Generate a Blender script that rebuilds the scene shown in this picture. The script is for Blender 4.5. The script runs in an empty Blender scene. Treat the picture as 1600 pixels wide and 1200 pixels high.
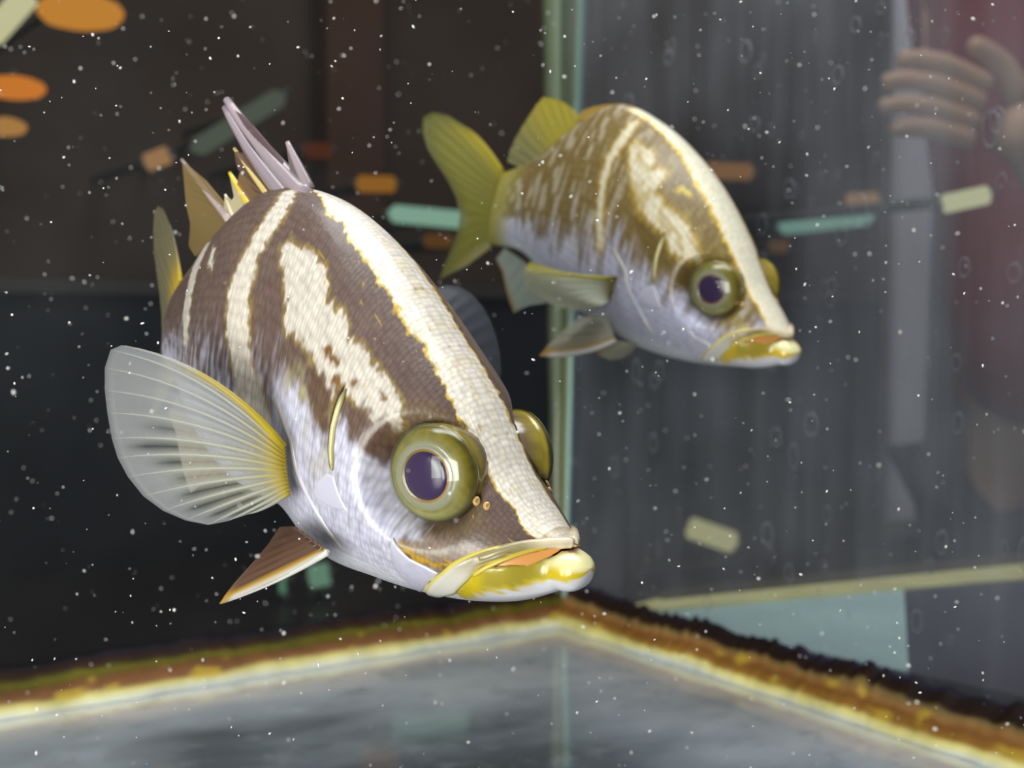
import bpy, math, random
import numpy as np
from mathutils import Matrix, Vector, Quaternion

# ------------------------------------------------------------ camera, world, light, exposure
scene = bpy.context.scene
COL = scene.collection
FPX, CX, CY = 2050.0, 800.0, 600.0
PITCH = math.radians(2.8)
CAMH = 0.142
CP, SP = math.cos(PITCH), math.sin(PITCH)
RIGHT = np.array([1.0, 0, 0]); FORE = np.array([0, CP, -SP]); DOWN = np.array([0, -SP, -CP])
CAMP = np.array([0, 0, CAMH])

def c2w(p):
    p = np.asarray(p, float)
    return CAMP + p[..., 0:1]*RIGHT + p[..., 1:2]*DOWN + p[..., 2:3]*FORE

def at(px, py, d):
    """the point that the photograph shows at (px, py), d metres into the scene"""
    return c2w(np.array([(px-CX)/FPX*d, (py-CY)/FPX*d, d]))

def ray(px, py):
    v = at(px, py, 1.0) - CAMP
    return v

def floor_at(px, py, z=0.0):
    v = ray(px, py); t = (z-CAMH)/v[2]
    return CAMP + v*t

cam = bpy.data.cameras.new('camera'); camo = bpy.data.objects.new('camera', cam)
COL.objects.link(camo); scene.camera = camo
cam.sensor_width = 36.0; cam.lens = 36.0*FPX/1600.0
cam.clip_start = 0.01; cam.clip_end = 50
camo.location = CAMP; camo.rotation_euler = (math.pi/2-PITCH, 0, 0)
cam.dof.use_dof = True; cam.dof.focus_distance = 0.25; cam.dof.aperture_fstop = 46.1/2.3

world = bpy.data.worlds.new('world'); scene.world = world; world.use_nodes = True
world.node_tree.nodes['Background'].inputs[0].default_value = (0.55, 0.60, 0.75, 1)
world.node_tree.nodes['Background'].inputs[1].default_value = 0.03
scene.view_settings.view_transform = 'Standard'
scene.view_settings.look = 'None'
scene.view_settings.exposure = 0.0; scene.view_settings.gamma = 1.0
scene.view_settings.use_curve_mapping = False
scene.cycles.transparent_max_bounces = 24
scene.cycles.max_bounces = 8
scene.cycles.caustics_reflective = False; scene.cycles.caustics_refractive = False

def area(name, loc, target, sx, sy, power, col):
    l = bpy.data.lights.new(name, 'AREA'); l.shape = 'RECTANGLE'; l.size = sx; l.size_y = sy
    l.energy = power; l.color = col
    o = bpy.data.objects.new(name, l); COL.objects.link(o); o.location = loc
    d = Vector(target)-Vector(loc); o.rotation_euler = d.to_track_quat('-Z', 'Y').to_euler()
    return o
area('tank_light', (0.02, 0.24, 0.52), (0.0, 0.32, 0.1), 0.5, 0.12, 1.7, (0.92, 0.95, 1.0))
area('camera_fill', (-0.34, -0.45, 0.06), (0.0, 0.3, 0.12), 0.6, 0.4, 13.0, (1.0, 0.96, 0.92))  # unseen fill added on the camera side to brighten fish fronts and chins
area('room_fill', (0.25, 0.75, 1.45), (0.45, 1.35, 0.1), 0.8, 0.6, 12.0, (1.0, 0.92, 0.86))  # unseen fill added to brighten the figure, the post and the walls

# ------------------------------------------------------------ helpers
def lin(r, g, b):
    def f(c):
        c /= 255.0
        return c/12.92 if c <= 0.04045 else ((c+0.055)/1.055)**2.4
    return (f(r), f(g), f(b))

def nmat(name):
    m = bpy.data.materials.new(name); m.use_nodes = True
    nt = m.node_tree; nt.nodes.clear()
    out = nt.nodes.new('ShaderNodeOutputMaterial')
    return m, nt, out

class NB:
    """tiny node builder"""
    def __init__(s, nt): s.nt = nt
    def n(s, t, **kw):
        nd = s.nt.nodes.new(t)
        for k, v in kw.items():
            if k.startswith('i_'):
                nd.inputs[k[2:].replace('_', ' ')].default_value = v
            else:
                setattr(nd, k, v)
        return nd
    def l(s, a, b): s.nt.links.new(a, b)

def simple(name, rgb, rough=0.5, spec=0.5, noise=0.0, nscale=30, metal=0.0, emit=0.0):
    m, nt, out = nmat(name); b = NB(nt)
    p = b.n('ShaderNodeBsdfPrincipled')
    p.inputs['Roughness'].default_value = rough; p.inputs['Specular IOR Level'].default_value = spec
    p.inputs['Metallic'].default_value = metal
    c = lin(*rgb)
    if noise > 0:
        tc = b.n('ShaderNodeTexCoord'); nz = b.n('ShaderNodeTexNoise'); nz.inputs['Scale'].default_value = nscale
        nz.inputs['Detail'].default_value = 5
        b.l(tc.outputs['Object'], nz.inputs['Vector'])
        mx = b.n('ShaderNodeMix', data_type='RGBA')
        mx.inputs[6].default_value = tuple(v*(1-noise) for v in c)+(1,)
        mx.inputs[7].default_value = tuple(min(1, v*(1+noise)) for v in c)+(1,)
        b.l(nz.outputs['Fac'], mx.inputs[0]); b.l(mx.outputs[2], p.inputs['Base Color'])
    else:
        p.inputs['Base Color'].default_value = c+(1,)
    if emit > 0:
        p.inputs['Emission Color'].default_value = c+(1,); p.inputs['Emission Strength'].default_value = emit
    b.l(p.outputs[0], out.inputs[0])
    return m

def mesh(name, verts, faces, mat, parent=None, smooth=True, cols=None, uv=None):
    me = bpy.data.meshes.new(name)
    me.from_pydata([tuple(map(float, v)) for v in verts] if not isinstance(verts, np.ndarray) else verts.tolist(), [], faces)
    if smooth: me.polygons.foreach_set('use_smooth', [True]*len(me.polygons))
    if cols is not None:
        a = me.color_attributes.new('Col', 'FLOAT_COLOR', 'POINT')
        a.data.foreach_set('color', np.asarray(cols, np.float32).ravel())
    if uv is not None:
        ul = me.uv_layers.new(name='UVMap')
        li = np.empty(len(me.loops), np.int32); me.loops.foreach_get('vertex_index', li)
        ul.data.foreach_set('uv', np.asarray(uv, np.float32)[li].ravel())
    me.update()
    if mat: me.materials.append(mat)
    o = bpy.data.objects.new(name, me); COL.objects.link(o)
    if parent: o.parent = parent
    return o

def empty(name, loc=(0, 0, 0)):
    o = bpy.data.objects.new(name, None); o.empty_display_size = 0.02; COL.objects.link(o); o.location = loc
    return o

def tag(o, label=None, cat=None, group=None, kind=None):
    if label: o['label'] = label
    if cat: o['category'] = cat
    if group: o['group'] = group
    if kind: o['kind'] = kind
    return o

def grid_faces(nu, nv, close_v=False, off=0):
    f = []
    for i in range(nu-1):
        for j in range(nv if close_v else nv-1):
            k = (j+1) % nv
            f.append((off+i*nv+j, off+i*nv+k, off+(i+1)*nv+k, off+(i+1)*nv+j))
    return f

def tube_geo(pts, radii, seg=8, flat=1.0):
    """closed tapered tube along a polyline"""
    pts = np.asarray(pts, float); n = len(pts)
    t = np.gradient(pts, axis=0); t /= np.linalg.norm(t, axis=1)[:, None]+1e-12
    ref = np.array([0.0, 0, 1.0])
    if abs(t[0] @ ref) > 0.9: ref = np.array([0.0, 1.0, 0])
    a = np.cross(t[0], ref); a /= np.linalg.norm(a)
    V = []
    for i in range(n):
        a = a - t[i]*(a @ t[i]); a /= np.linalg.norm(a); b = np.cross(t[i], a)
        for k in range(seg):
            th = 2*math.pi*k/seg
            V.append(pts[i]+radii[i]*(math.cos(th)*a+flat*math.sin(th)*b))
    F = grid_faces(n, seg, True)
    F.append(tuple(range(seg-1, -1, -1))); F.append(tuple(range((n-1)*seg, n*seg)))
    return np.array(V), F

def box_geo(c, ax, ay, az):
    c, ax, ay, az = [np.asarray(v, float) for v in (c, ax, ay, az)]
    V = [c+sx*ax+sy*ay+sz*az for sx in (-1, 1) for sy in (-1, 1) for sz in (-1, 1)]
    F = [(0, 1, 3, 2), (4, 6, 7, 5), (0, 4, 5, 1), (2, 3, 7, 6), (0, 2, 6, 4), (1, 5, 7, 3)]
    return np.array(V), F

def join(*gs):
    V = []; F = []; o = 0
    for v, f in gs:
        V.append(np.asarray(v)); F += [tuple(i+o for i in q) for q in f]; o += len(v)
    return np.concatenate(V), F

def resample(pts, n):
    pts = np.asarray(pts, float); d = np.r_[0, np.cumsum(np.linalg.norm(np.diff(pts, axis=0), axis=1))]
    q = np.linspace(0, d[-1], n)
    return np.stack([np.interp(q, d, pts[:, k]) for k in range(pts.shape[1])], 1)

rng = np.random.default_rng(7)
def vnoise(u, v, seed=0):
    """smooth value noise in 2D, -1..1"""
    r = np.random.default_rng(seed).uniform(-1, 1, (128, 128))
    iu, iv = np.floor(u).astype(int), np.floor(v).astype(int)
    fu, fv = u-iu, v-iv; fu = fu*fu*(3-2*fu); fv = fv*fv*(3-2*fv)
    g = lambda a, b: r[a % 128, b % 128]
    return (g(iu, iv)*(1-fu)+g(iu+1, iv)*fu)*(1-fv)+(g(iu, iv+1)*(1-fu)+g(iu+1, iv+1)*fu)*fv

def sdist(U, V, poly):
    """signed distance to a polygon (negative inside), vectorised"""
    P = np.asarray(poly, float); d = np.full(U.shape, 1e9); ins = np.zeros(U.shape, bool)
    n = len(P)
    for i in range(n):
        a, b = P[i], P[(i+1) % n]; e = b-a; L2 = e @ e+1e-12
        t = np.clip(((U-a[0])*e[0]+(V-a[1])*e[1])/L2, 0, 1)
        d = np.minimum(d, (U-a[0]-t*e[0])**2+(V-a[1]-t*e[1])**2)
        if a[1] != b[1]:
            c = ((a[1] <= V) & (V < b[1])) | ((b[1] <= V) & (V < a[1]))
            xi = a[0]+(V-a[1])/(b[1]-a[1])*e[0]
            ins ^= c & (U < xi)
    d = np.sqrt(d); return np.where(ins, -d, d)

def sstep(a, b, x):
    t = np.clip((x-a)/(b-a), 0, 1); return t*t*(3-2*t)

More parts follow.
